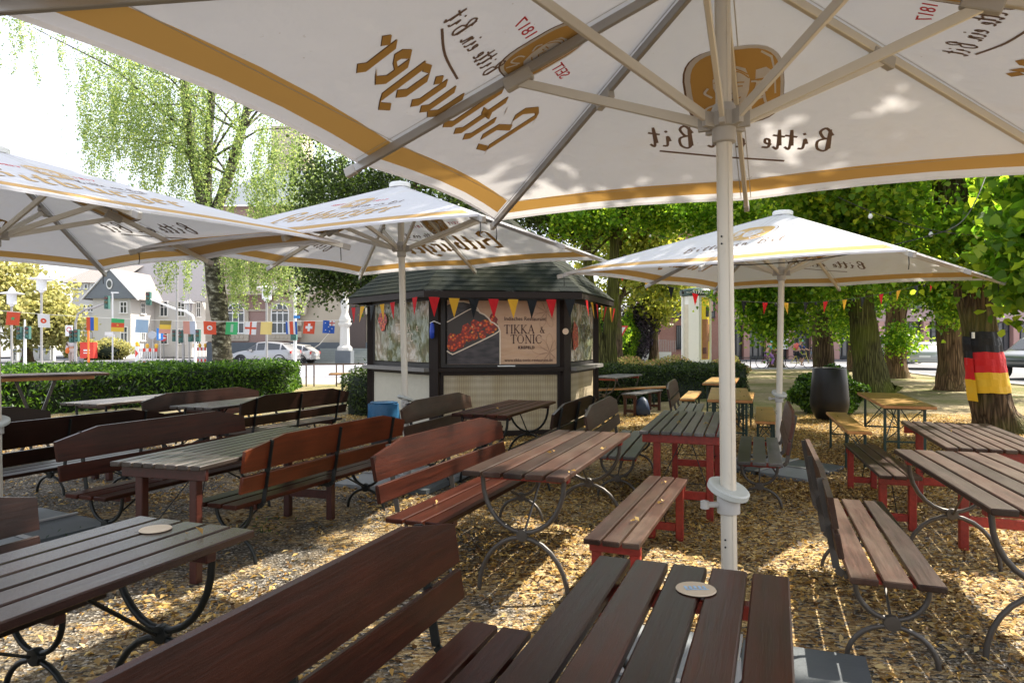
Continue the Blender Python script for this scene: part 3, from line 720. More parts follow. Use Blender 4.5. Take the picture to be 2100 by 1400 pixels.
def garden_mat():
    m = NT('gravel_and_leaves'); co = m.coord()
    v = m.n('ShaderNodeTexVoronoi'); v.inputs['Scale'].default_value = 70; m.l(co, v.inputs['Vector'])
    r = m.n('ShaderNodeSeparateColor'); m.l(v.outputs['Color'], r.inputs[0])
    gr = m.ramp(r.outputs[0], [(0, (.025, .021, .016)), (.5, (.085, .074, .058)), (.85, (.18, .16, .13)), (1, (.42, .39, .34))])
    v2 = m.n('ShaderNodeTexVoronoi'); v2.inputs['Scale'].default_value = 30; m.l(m.coord(scale=(1, 2.2, 1)), v2.inputs['Vector'])
    r2 = m.n('ShaderNodeSeparateColor'); m.l(v2.outputs['Color'], r2.inputs[0])
    lf = m.ramp(r2.outputs[0], [(0, (.15, .085, .035)), (.5, (.36, .24, .1)), (1, (.58, .45, .24))])
    pn = m.noise(co, 1.1, 5, .6)
    xyz = m.n('ShaderNodeSeparateXYZ'); m.l(co, xyz.inputs[0])
    side = m.math('MULTIPLY', xyz.outputs[0], .035)
    dens = m.math('ADD', m.math('ADD', pn, side), .06)
    mask = m.math('MULTIPLY', m.ramp(dens, [(.42, (0, 0, 0)), (.58, (1, 1, 1))]), m.ramp(r2.outputs[1], [(.3, (0, 0, 0)), (.34, (1, 1, 1))]))
    c = m.mix(mask, gr, lf)
    # further off: dry soil and thin grass
    dn = m.noise(co, .45, 6, .65); far = m.ramp(m.noise(co, 9, 4, .7), [(.3, (.2, .15, .08)), (.7, (.44, .36, .22))])
    gc = m.ramp(m.noise(co, 14, 3, .7), [(.3, (.09, .1, .03)), (.7, (.24, .22, .08))])
    far = m.mix(m.ramp(dn, [(.44, (0, 0, 0)), (.58, (1, 1, 1))]), far, gc)
    ym = m.math('ADD', xyz.outputs[1], m.math('MULTIPLY', pn, 6))
    fm = m.math('MULTIPLY', m.math('SUBTRACT', ym, 13.5), .16); cl = m.n('ShaderNodeClamp'); m.l(fm, cl.inputs[0])
    c = m.mix(cl.outputs[0], c, far)
    m.base(c); m.set(.9, 0, .15)
    m.bump(m.math('ADD', v.outputs['Distance'], m.math('MULTIPLY', pn, .6)), .7, .02)
    return m.m
garden = [(-13, -6), (16.5, -6), (17.2, 21), (17.6, 27), (18.5, 31.5), (21, 36.5), (9, 36.5), (4.5, 35), (-1, 30), (-3.2, 25.2), (-6.2, 24.0), (-12, 24.5), (-20, 25), (-20, -6)]
sheet('garden_ground', garden, 0, garden_mat())
sheet('road', [(18.2, -30), (23.8, -30), (24.5, 30), (30, 62), (-90, 62), (-90, 46), (22.6, 46), (19.9, 31.5), (18.9, 25)], -.022, asp.m)
sheet('cross_road', [(-120, 29), (-6, 29), (5, 38), (22, 38.5), (22.4, 45.9), (-120, 45.9)], -.018, lasp.m)
sheet('pavement', [(-90, 62.2), (70, 62.2), (70, 70), (-90, 70)], .08, pav.m)
kb = MB()
for a, b in zip(garden[1:10], garden[2:11]): kb.beam((a[0], a[1], .0), (b[0], b[1], .0), .12, .12)
tag(kb.build('kerb', plain('granite_kerb', (.4, .38, .35), .8)), kind='structure')

# ---------------------------------------------------------------- fallen leaves
r = np.random.RandomState(3)
def dens(x, y):
    f = np.sin(x*1.3+1)*np.cos(y*1.1+.5)+.7*np.sin(x*2.9+y*1.7)+.6*np.cos(y*3.7-x*1.9+1)+.4*np.sin(x*6.1)*np.cos(y*5.3)
    return f*.28+.42+np.clip(x*.07, -.3, .25)-.22*np.exp(-((x+3)**2/6+(y-6)**2/10))
def litter(n, y1):
    y = 1.2+(y1-1.2)*np.sqrt(r.rand(n)); x = (r.rand(n)*2-1)*(.82*y+.6)
    k = r.rand(n) < np.clip(dens(x, y)*1.15-.02, .1, 1); x, y = x[k], y[k]
    z = .004+.022*r.rand(len(x))**2*np.clip(dens(x, y)+.3, .3, 1)*1.4
    return np.stack([x, y, z], 1)
tag(leaf_cloud('fallen_leaves', LP := litter(200000, 14), .039*(.55+1.0*r.rand(len(LP))**1.5), M['litter'], seed=4, up=1.7, fold=.16, narrow=.42), kind='stuff')
tag(leaf_cloud('brown_fallen_leaves', LQ := litter(120000, 13), .037*(.55+1.0*r.rand(len(LQ))**1.5), M['litter_dark'], seed=5, up=1.4, fold=.18, narrow=.5), kind='stuff')
# leaves lying on furniture and cloth
P = []
for (x, y, z, s) in ((-.02, 3.05, .765, .0),): P.append((x, y, z))
fl = [(.32, 3.85, .765), (.62, 4.7, .765), (.25, 4.55, .765), (-1.9, 1.75, .765), (-1.25, 2.62, .765), (1.5, 6.2, .765), (1.72, 6.1, .765), (1.35, 6.7, .765), (1.62, 6.8, .765), (.95, 4.4, .465), (1.1, 5.0, .465), (.7, 3.95, .465), (3.6, 5.6, .765), (3.9, 5.9, .765), (2.15, 6.1, .445), (-.5, 4.5, .445), (-.16, 7.5, .765), (-1.2, 5.3, .445), (3.2, 6.1, .765), (3.5, 6.5, .765)]
tag(leaf_cloud('leaf_scatter', np.array(fl+[(a+.03, b+.04, c) for a, b, c in fl[:12]]), .038, M['litter'], seed=9, up=1.2, fold=.2, narrow=.5), kind='stuff')
# small weeds
wp = clumps([(-2.6, 4.2, .04), (-3.1, 4.4, .04), (-2.0, 5.4, .03), (-3.4, 5.2, .03), (1.9, 6.0, .03), (-3.6, 8.6, .05), (-3.2, 9.0, .05), (-.8, 4.6, .03)], 420, (.12, .12, .025), 6)
tag(leaf_cloud('weeds', np.abs(wp)*np.sign(wp)*[1, 1, 1], .035, M['yew'], seed=6, up=-.1, fold=.1, narrow=.3, down=-2), kind='stuff')

# ---------------------------------------------------------------- kiosk
K = empty('kiosk', (-.48, 12.5, 0), R(10)); tag(K, 'hexagonal kiosk with a mossy green shingle roof, dark posts and reed-clad lower walls', 'kiosk')
kd = plain('dark_brown_boards', (.018, .011, .008), .55, 0, .3, 6, .1, .25)
kd2 = plain('black_brown_frame', (.02, .016, .014), .5, 0, .2, 6)
RW, AW = 2.05, 2.05*math.cos(R(30))
def reed():
    m = NT('split_reed_screen'); co = m.coord('UV' if False else 'Object')
    at = m.n('ShaderNodeAttribute'); at.attribute_name = 'var'
    w = m.n('ShaderNodeTexWave'); w.wave_type = 'BANDS'; w.bands_direction = 'X'; w.inputs['Scale'].default_value = 11; w.inputs['Distortion'].default_value = .6; w.inputs['Detail'].default_value = 3
    m.l(co, w.inputs['Vector'])
    c = m.ramp(w.outputs[0], [(.0, (.3, .23, .13)), (.35, (.45, .36, .21)), (1, (.55, .46, .3))])
    c = m.mix(m.ramp(m.noise(m.coord(scale=(2, 2, .6)), 1.2, 5), [(.4, (0, 0, 0)), (.7, (1, 1, 1))]), c, (.6, .53, .4))
    z = m.n('ShaderNodeSeparateXYZ'); m.l(co, z.inputs[0]); zz = m.math('PINGPONG', z.outputs[2], .055)
    c = m.mix(m.ramp(zz, [(.0, (.4, .4, .4)), (.08, (0, 0, 0))]), c, (.16, .12, .08))
    m.base(c); m.set(.7, 0, .3); m.bump(w.outputs[0], .35, .006); return m.m
reedm = reed()
palereed = plain('pale_bleached_reed', (.5, .47, .38), .65, 0, .1, 14, .3)
def foil():
    m = NT('crumpled_clear_plastic_over_banner'); co = m.coord(scale=(1, 1, .45)); w = m.noise(co, 2.6, 3, .5)
    n2 = m.noise(m.coord(scale=(3, 3, .8)), 3.5, 2, .5); h = m.math('ADD', w, m.math('MULTIPLY', n2, .8))
    z = m.n('ShaderNodeSeparateXYZ'); m.l(m.coord(), z.inputs[0])
    c = m.mix(m.ramp(m.noise(m.coord(scale=(.8, .8, .8)), 1.8, 2), [(.42, (0, 0, 0)), (.6, (1, 1, 1))]), (.16, .17, .09), (.42, .35, .27))
    m.base(c); m.set(.2, .1, .8); m.bump(h, .6, .2); return m.m
foilm = foil()
tanm = NT('tan_banner_cloth'); tco = tanm.coord(); tanm.base(tanm.mix(tanm.noise(tco, 2.5, 3), (.5, .29, .17), (.62, .4, .25))); tanm.set(.38, 0, .5); tanm.bump(tanm.noise(tanm.coord(scale=(1, 1, 3)), 2.0, 2), .5, .04); tanm = tanm.m
darkprint = NT('dark_slate_print'); dco = darkprint.coord(scale=(1, 1, 3)); darkprint.base(darkprint.ramp(darkprint.noise(dco, 6, 5), [(.35, (.012, .01, .012)), (.8, (.09, .07, .075))])); darkprint.set(.35, 0, .5); darkprint = darkprint.m
food = NT('roasted_chicken_print'); fv = food.n('ShaderNodeTexVoronoi'); fv.inputs['Scale'].default_value = 24; food.l(food.coord(), fv.inputs['Vector'])
fs_ = food.n('ShaderNodeSeparateColor'); food.l(fv.outputs['Color'], fs_.inputs[0])
food.base(food.mix(food.ramp(fv.outputs['Distance'], [(.25, (0, 0, 0)), (.6, (1, 1, 1))]), food.ramp(fs_.outputs[0], [(0, (.7, .03, .01)), (.45, (.85, .12, .01)), (.7, (.45, .015, .008)), (.9, (.9, .3, .02)), (1, (.7, .5, .3))]), (.2, .015, .008)))
food.set(.4); food = food.m
brownink = plain('dark_brown_ink', (.07, .03, .02), .6); palecream = plain('cream_ink', (.75, .62, .48), .6); lineink = plain('line_drawing_ink', (.36, .2, .12), .6)
def kface(k):
    a = R(-90+60*k); n = Vector((math.cos(a), math.sin(a), 0)); u = Vector((-n.y, n.x, 0))
    return (lambda x, d, z: n*(AW+d)+u*x+Vector((0, 0, z))), a+PI/2
for k in range(6):       # posts
    a = R(-60+60*k); m = MB(); m.box((math.cos(a)*RW, math.sin(a)*RW, 1.1), (.15, .15, 2.2), a); m.build('post', kd, K)
for k in range(6):
    fr, rot = kface(k); Mr = Matrix.Rotation(rot, 3, 'Z')
    w = MB(); w.box(fr(0, -.1, 1.12), (1.95, .05, 2.2), M=Mr); w.build('wall', kd2, K)
    lo = MB(); lo.box(fr(0, -.0, .53), (1.86, .03, .9), M=Mr); lo.build('reed_panel', palereed if k in (5,) else reedm, K)
    q = MB(); q.box(fr(0, .0, .05), (1.9, .06, .1), M=Mr); q.box(fr(0, .015, 1.0), (1.9, .07, .05), M=Mr)
    for s in (-1, 1): q.box(fr(s*.93, .005, .55), (.05, .05, .96), M=Mr)
    q.build('panel_frame', kd, K)
    s_ = MB(); s_.box(fr(0, .07 if k in (1, 5) else .03, 1.06), (1.98, .24 if k in (1, 5) else .12, .06), M=Mr); s_.build('sill', plain('weathered_sill', (.17, .16, .15), .6) if k in (1, 5) else kd, K)
    f = MB()
    for s in (-1, 1): f.box(fr(s*.93, -.02, 1.65), (.1, .07, 1.1), M=Mr)
    f.box(fr(0, -.02, 1.125), (1.76, .07, .06), M=Mr); f.box(fr(0, -.02, 2.2), (1.96, .09, .12), M=Mr); f.build('window_frame', kd2, K)
    if k == 0:
        ml = MB(); ml.box(fr(.08, .03, 1.115), (.28, .01, .018), M=Mr); ml.build('handle', M['white'], K)
# front banner (flat printed sheet hung in the window)
fr, rot = kface(0)
BN = MB(); BN.box(fr(.02, .02, 1.645), (1.74, .006, 1.0), rz=rot); bn = BN.build('banner', tanm, K)
F = lambda u, d, v: fr(u, d+.0235, v)
x0, x1, zb, zt = -.85, .89, 1.147, 2.143
arch = [(x0, zb), (-.02, zb), (-.02, 1.66), (-.05, 1.735), (-.12, 1.79), (-.17, 1.81), (-.2, 1.86), (-.27, 1.92), (-.34, 1.95), (-.37, 2.0), (-.42, 2.06), (-.5, 2.1), (-.6, 2.12), (-.72, 2.12), (x0, 2.06)]
p = MB(); flat(p, arch, F, .001, 0, False)
tray = [(x0, 1.34), (-.78, 1.3), (-.7, 1.32), (-.1, 1.62), (-.03, 1.7), (-.06, 1.78), (-.4, 1.99), (-.5, 2.01), (x0, 1.81)]
flat(p, tray, F, .002, 1, False)
frng = random.Random(5)
for i in range(46):
    t = frng.random(); u = -.83+t*.72; v = 1.45+t*.33+frng.uniform(-.1, .13); rr = frng.uniform(.05, .085)
    if u-rr < x0: u = x0+rr
    flat(p, [(u+rr*math.cos(a)*frng.uniform(.7, 1.15), v+rr*math.sin(a)*frng.uniform(.7, 1.1)) for a in [PI/5*j for j in range(10)]], F, .0025+i*.00008, 2, False)
p.build('printed_picture', [darkprint, plain('dark_tray', (.05, .04, .035), .5), food], bn)
p = MB()
pen(p, catmull([(x0, 1.35), (-.78, 1.31), (-.7, 1.33), (-.1, 1.62), (-.03, 1.7)]), F, .018, .0062)
pen(p, catmull([(x0, 1.8), (-.5, 2.0), (-.42, 2.0), (-.36, 1.97)]), F, .014, .0062)
pen(p, arch[1:-1], F, .022, .0066)
p.build('outline', palecream, bn)
p = MB()
def flower(cu, cv, s):
    for k in range(9):
        a = k*2*PI/9+.2; pts = []
        for t in np.linspace(-1, 1, 9): pts.append((cu+s*((1-abs(t)**1.6)*math.cos(a)+.22*t*(1-t*t)*2.2*-math.sin(a)), cv+s*((1-abs(t)**1.6)*math.sin(a)+.22*t*(1-t*t)*2.2*math.cos(a))))
        pts = [q for q in pts if x0 < q[0] < x1 and zb < q[1] < zt]
        pen(p, pts, F, .004, .0062)
        a2 = a+.35; pen(p, [q for q in [(cu+s*.15*math.cos(a2), cv+s*.15*math.sin(a2)), (cu+s*.55*math.cos(a2), cv+s*.55*math.sin(a2))] if x0 < q[0] < x1 and q[1] > zb and q[1] < zt], F, .0035, .0064)
flower(.72, 1.97, .26); flower(.78, 1.33, .3); p.build('flower_drawing', lineink, bn)
rt_ = (PI/2, 0, rot)
def btxt(t, u, z, size, bold=0, sx=1, space=1.05): text_mesh(t, size, bn, brownink, fr(u, .0275, z), rt_, extrude=.001, bold=bold, sx=sx, space=space)
btxt('Indisches Restaurant', .38, 1.83, .085, .001, .95, 1.0)
btxt('KREFELD', .4, 1.385, .06, .003, 1.0, 1.15)
btxt('www.tikka-tonic-restaurant.de', .44, 1.185, .066, .0005, .95, 1.0)
SF = {  # roman capitals: (advance, thick strokes, thin strokes); cap height 1
 'T': (.78, [[(.36, 0), (.36, 1)]], [[(.02, .97), (.7, .97)], [(.03, .97), (.03, .82)], [(.69, .97), (.69, .82)], [(.24, .02), (.48, .02)]]),
 'I': (.36, [[(.14, 0), (.14, 1)]], [[(.02, .02), (.26, .02)], [(.02, .98), (.26, .98)]]),
 'K': (.84, [[(.14, 0), (.14, 1)], [(.26, .52), (.66, .02)]], [[(.14, .42), (.6, .98)], [(.02, .02), (.26, .02)], [(.02, .98), (.26, .98)], [(.52, .02), (.78, .02)], [(.48, .98), (.72, .98)]]),
 'A': (.86, [[(.4, 1), (.7, .02)]], [[(.4, 1), (.1, .02)], [(.2, .36), (.58, .36)], [(.0, .02), (.2, .02)], [(.58, .02), (.82, .02)]]),
 'O': (.92, [[(.1, .3), (.07, .5), (.1, .7)], [(.72, .3), (.75, .5), (.72, .7)]], [[(.1, .7), (.22, .92), (.41, .99), (.6, .92), (.72, .7)], [(.1, .3), (.22, .08), (.41, .01), (.6, .08), (.72, .3)]]),
 'N': (.9, [[(.14, .98), (.7, .02)]], [[(.14, 0), (.14, .98)], [(.7, 0), (.7, .98)], [(.02, .02), (.26, .02)], [(.0, .98), (.16, .98)], [(.58, .98), (.82, .98)]]),
 'C': (.8, [[(.1, .3), (.07, .5), (.1, .7)]], [[(.1, .7), (.24, .93), (.45, .99), (.66, .9), (.68, .72)], [(.1, .3), (.24, .07), (.45, .01), (.64, .08), (.7, .24)]]),
 '&': (.85, [[(.22, .78), (.62, .06)], [(.1, .2), (.16, .36)]], [[(.22, .78), (.3, .92), (.42, .86), (.38, .66), (.16, .4), (.08, .2), (.2, .04), (.4, .06), (.6, .4)], [(.5, .44), (.72, .44)], [(.55, .03), (.76, .03)]]),
 ' ': (.4, [], []),
}
def roman(mb, txt, u, v, h, d, fr_):
    w = sum(SF[c][0] for c in txt)*h; uu = u-w/2
    for c in txt:
        adv, th, tn = SF[c]
        for st in th: pen(mb, [(uu+x*h, v+y*h) for x, y in st], fr_, .13*h, d)
        for st in tn: pen(mb, [(uu+x*h, v+y*h) for x, y in st], fr_, .06*h, d+.001)
        uu += adv*h
p = MB(); roman(p, 'TIKKA', .29, 1.625, .135, .0064, F); roman(p, '&', .66, 1.63, .11, .0064, F); roman(p, 'TONIC', .4, 1.47, .135, .0064, F); p.build('lettering', brownink, bn)
# side windows: banners behind crumpled clear sheeting
frng = random.Random(8)
for k in (1, 5):
    fk, rk = kface(k)
    N, Q = 40, 30; vs = []; fs = []
    for j in range(Q+1):
        for i in range(N+1):
            u = -.86+1.72*i/N; z = 1.17+.97*j/Q
            e = min(1, 4*min(i, N-i)/N, 4*min(j, Q-j)/Q+.25)
            d = .02+e*(.013*math.sin(u*13+math.sin(z*7)*2)+.01*math.sin(u*31+z*9)+.008*math.sin(z*21+u*5)+frng.uniform(-.004, .004))
            vs.append(fk(u, d, z))
    for j in range(Q):
        for i in range(N): a = j*(N+1)+i; fs.append((a, a+1, a+N+2, a+N+1))
    b = MB(); b.add(vs, fs, 0, .5); bo = b.build('plastic_covered_banner', foilm, K, 80)
    Fk = lambda u, d, v, fk=fk: fk(u, d+.046, v)
    q = MB()
    if k == 5: q.add([Fk(-.55+.16*math.cos(a)*(1-.35*(math.sin(a) < 0)), 0, 1.84+.17*math.sin(a)) for a in np.linspace(0, 2*PI, 15)[:-1]], [tuple(range(14))])
    else: q.add([Fk(-.6, 0, 1.35), Fk(-.3, 0, 1.42), Fk(-.34, 0, 1.75), Fk(-.6, 0, 1.85), Fk(-.7, 0, 1.6)], [(0, 1, 2, 3, 4)])
    q.build('printed_picture', food, bo)
    q = MB(); roman(q, 'TIKKA', .12, 1.66, .13, .0, Fk); roman(q, '&', .56, 1.66, .1, .0, Fk); roman(q, 'TONIC', .2, 1.5, .13, .0, Fk); q.build('lettering', brownink if k == 1 else palecream, bo)
m = MB(); fk, rk = kface(0); m.lathe([(.002, -.004), (.05, -.004), (.05, .004), (.002, .004)], 22, fk(1.02, .1, 1.66), M=Matrix.Rotation(rk, 3, 'Z') @ Matrix.Rotation(PI/2, 3, 'X')); m.build('round_badge', plain('cream_badge', (.7, .5, .34), .5), K)
m = MB(); m.lathe([(.01, -.12), (.035, -.1), (.04, 0), (.03, .1), (.012, .13)], 9, fk(-1.09, .12, 1.66)); m.tube([fk(-1.12, .1, 1.78), fk(-1.06, .13, 1.81), fk(-.96, .1, 1.77)], .008, 5, 1)
tag(m.build('tied_bag', [plain('blue_plastic', (.01, .05, .4), .35), M['white']], None, 50), 'small blue bundle tied to the left front post of the kiosk', 'bag'); bpy.data.objects['tied_bag'].location = K.location; bpy.data.objects['tied_bag'].rotation_euler = K.rotation_euler
# roof
shm = NT('mossy_green_shingles'); co = shm.coord(); b_ = shm.var()
shm.base(shm.mix(shm.ramp(shm.noise(co, 1.6, 5), [(.4, (0, 0, 0)), (.65, (1, 1, 1))]), shm.mix(b_, (.002, .006, .004), (.006, .011, .007)), (.018, .02, .009))); shm.set(.85, 0, .2); shm.bump(shm.noise(co, 60, 2), .5, .01)
rf = MB(); RE, ZE, ZA, NC = 2.46, 2.27, 4.12, 26
for c in range(NC):
    t0, t1 = c/NC, (c+1)/NC
    for k in range(6):
        a0, a1 = R(-120+60*k), R(-60+60*k)
        P0 = lambda a, t, dz: Vector((math.cos(a)*RE*(1-t), math.sin(a)*RE*(1-t), ZE+(ZA-ZE)*t+dz))
        nb = max(1, int((1-t0)*14))
        for j in range(nb):
            f0, f1 = j/nb, (j+1)/nb; A, B_ = P0(a0, t0, .01), P0(a1, t0, .01); D, E_ = P0(a0, t1, .002), P0(a1, t1, .002)
            jj = rng.uniform(-.003, .003); up = Vector((0, 0, jj))
            q = [A.lerp(B_, f0)+up, A.lerp(B_, f1)+up, D.lerp(E_, f1), D.lerp(E_, f0)]
            q2 = [q[0]-Vector((0, 0, .01)), q[1]-Vector((0, 0, .01))]
            rf.add(q+q2, [(0, 1, 2, 3), (4, 5, 1, 0)])
rf.build('roof', shm.m, K)
fa = MB()
for k in range(6):
    fk, rk = kface(k); L_ = 2.46; Mr = Matrix.Rotation(rk, 3, 'Z'); ap = RE*math.cos(R(30))-AW
    fa.box(fk(0, ap-.03, ZE-.055), (L_-.02, .03, .1), M=Mr)
    fa.add([fk(-L_/2, ap-.05, ZE-.02), fk(L_/2, ap-.05, ZE-.02), fk(L_/2*.8, -.1, ZE-.01), fk(-L_/2*.8, -.1, ZE-.01)], [(0, 1, 2, 3)])
fa.build('fascia', kd, K)

# ---------------------------------------------------------------- buntings
FLAG = {k: NT('pennant_'+k) for k in ('red', 'yellow', 'black')}
for k, c in (('red', (.6, .015, .02)), ('yellow', (.75, .4, .03)), ('black', (.01, .012, .014))): FLAG[k].base(c); FLAG[k].set(.6, 0, .2); FLAG[k].translucent(c, .35 if k != 'black' else .05)
def bunting(label, P, order, size, spacing, bulbs=False, group='buntings with red, yellow and black pennants'):
    pts = []
    for a, b, sag in P:
        a = Vector(a); b = Vector(b)
        for i in range(15): t = i/14; pts.append(a.lerp(b, t)-Vector((0, 0, sag*4*t*(1-t))))
    root = MB().tube(pts, .004, 5).build('bunting', M['black']); tag(root, label, 'bunting', group)
    acc = 0; nxt = spacing*.5; idx = 0
    for a, b in zip(pts[:-1], pts[1:]):
        L = (b-a).length
        while nxt < acc+L and L > 1e-6:
            p = a.lerp(b, (nxt-acc)/L); d = (b-a).normalized(); w = size*.56; tw = rng.uniform(-.06, .06); side = Vector((-d.y, d.x, 0))
            col = order[idx % len(order)]; m = MB(); mid = p+Vector((0, 0, -size*.5))+side*tw*.5
            m.add([p-d*w*.5, p+side*tw*.3, p+d*w*.5, mid-d*w*.25, mid+d*w*.25, p+Vector((0, 0, -size))+side*tw], [(0, 1, 4, 3), (1, 2, 4), (3, 4, 5)], 0, .5)
            m.build('pennant', FLAG[col].m, root)
            if bulbs and idx % 2 == 0: MB().lathe([(.012, 0), (.022, -.02), (.026, -.045), (.012, -.07)], 8, p+d*spacing*.5).build('bulb', M['black'], root)
            nxt += spacing; idx += 1
        acc += L
    return root
def kpt(ang, rr, z): a = R(ang+10); return (-.48+math.cos(a)*rr, 12.5+math.sin(a)*rr, z)
bunting('bunting along the front eave of the kiosk above the restaurant banner', [(kpt(-120, 2.44, 2.17), kpt(-60, 2.44, 2.16), .02)], ['red', 'yellow', 'black', 'red', 'yellow', 'black', 'red', 'black'], .3, .3)
bunting('bunting along the left eave of the kiosk over the crumpled plastic', [(kpt(180, 2.44, 2.1), kpt(-121, 2.44, 2.19), .03)], ['red', 'yellow', 'black', 'yellow', 'red', 'black'], .28, .34)
bunting('bunting around the right eave of the kiosk', [(kpt(-59, 2.44, 2.16), kpt(-2, 2.46, 2.12), .02)], ['red', 'yellow', 'red', 'yellow', 'red', 'yellow'], .27, .34)
bunting('bunting hung from the kiosk roof to the lime trees, passing the advertising column', [((1.9, 13.2, 3.0), (4.6, 13.6, 2.3), .12), ((4.6, 13.6, 2.3), (9.8, 15.5, 2.95), .22)], ['red', 'yellow', 'black'], .24, .52, True)
def wire(label, pts, r_=.006, bulbs=0):
    m = MB(); m.tube(pts, r_, 5); o = m.build('light_string', M['black']); tag(o, label, 'light string', 'cables with small lamps')
    for i in range(bulbs):
        j = (i+.5)/bulbs*(len(pts)-1); k = int(j); p = Vector(pts[k]).lerp(Vector(pts[k+1]), j-k)
        q = MB(); q.lathe([(.012, 0), (.014, -.03)], 8, p); q.lathe([(.014, -.03), (.03, -.06), (.022, -.09), (.003, -.1)], 8, p, 1); q.build('bulb', [M['black'], M['white']], o, 60)
    return o
def sag(a, b, s, n=20): a, b = Vector(a), Vector(b); return [a.lerp(b, i/n)-Vector((0, 0, s*4*(i/n)*(1-i/n))) for i in range(n+1)]
wire('thin black cable lying across the top of the right parasol and rising into the trees', sag((1.35, 8.3, 2.55), (4.4, 6.9, 2.62), .22)+sag((4.45, 6.9, 2.65), (6.0, 8.5, 3.9), .2)[1:], .006)
wire('cable with small lamps between the mossy tree and the right trees', sag((2.6, 18.6, 4.9), (8.0, 14.5, 4.4), .8), .007, 8)
wire('cable with small lamps in front of the leaves at the upper right', sag((4.3, 9.0, 3.4), (9.6, 11.0, 3.7), .5), .006, 5)

# ---------------------------------------------------------------- string of national flags
fc = {k: plain('flag_'+k, c, .7, 0, .05) for k, c in dict(red=(.65, .08, .03), white=(.75, .75, .76), blue=(.02, .1, .45), green=(.05, .4, .14), yellow=(.75, .5, .06), lightblue=(.35, .5, .68), darkolive=(.25, .2, .07), paleyellow=(.8, .62, .22), faded=(.62, .3, .24), greyb=(.45, .5, .6)).items()}
fk_ = list(fc); fm = [fc[k] for k in fk_]; fi = lambda c: fk_.index(c)
A, B_ = Vector((-10.2, 11.9, 2.16)), Vector((-2.95, 12.6, 1.9)); dirf = (B_-A).normalized()
def fpos(px): # px on the photograph -> point on the string
    t = min(max(((px-1050)/1400*A.y-A.x)/((B_.x-A.x)-(px-1050)/1400*(B_.y-A.y)), 0), 1); return A.lerp(B_, t)-Vector((0, 0, .14*4*t*(1-t)))
st = MB(); st.tube([A.lerp(B_, i/20)-Vector((0, 0, .14*4*(i/20)*(1-i/20))) for i in range(21)], .004, 5, 0)
fs = st.build('flag_string', M['white']); tag(fs, 'string of small national flags hung from the left edge to the kiosk', 'flag string')
def star(m, u, v, r_, F_, d, mi, n=5): m.add([F_(u+(r_ if i % 2 == 0 else r_*.42)*math.sin(i*PI/n), d, v+(r_ if i % 2 == 0 else r_*.42)*math.cos(i*PI/n)) for i in range(2*n)], [tuple(range(2*n))], mi, .5)
FL = [(28, 'mor'), (89, 'jpn'), (189, 'and'), (242, 'cmr'), (292, 'blu'), (340, 'ger'), (388, 'fra'), (430, 'tun'), (476, 'sau'), (515, 'eng'), (547, 'yel'), (597, 'cri'), (635, 'che'), (675, 'aus')]
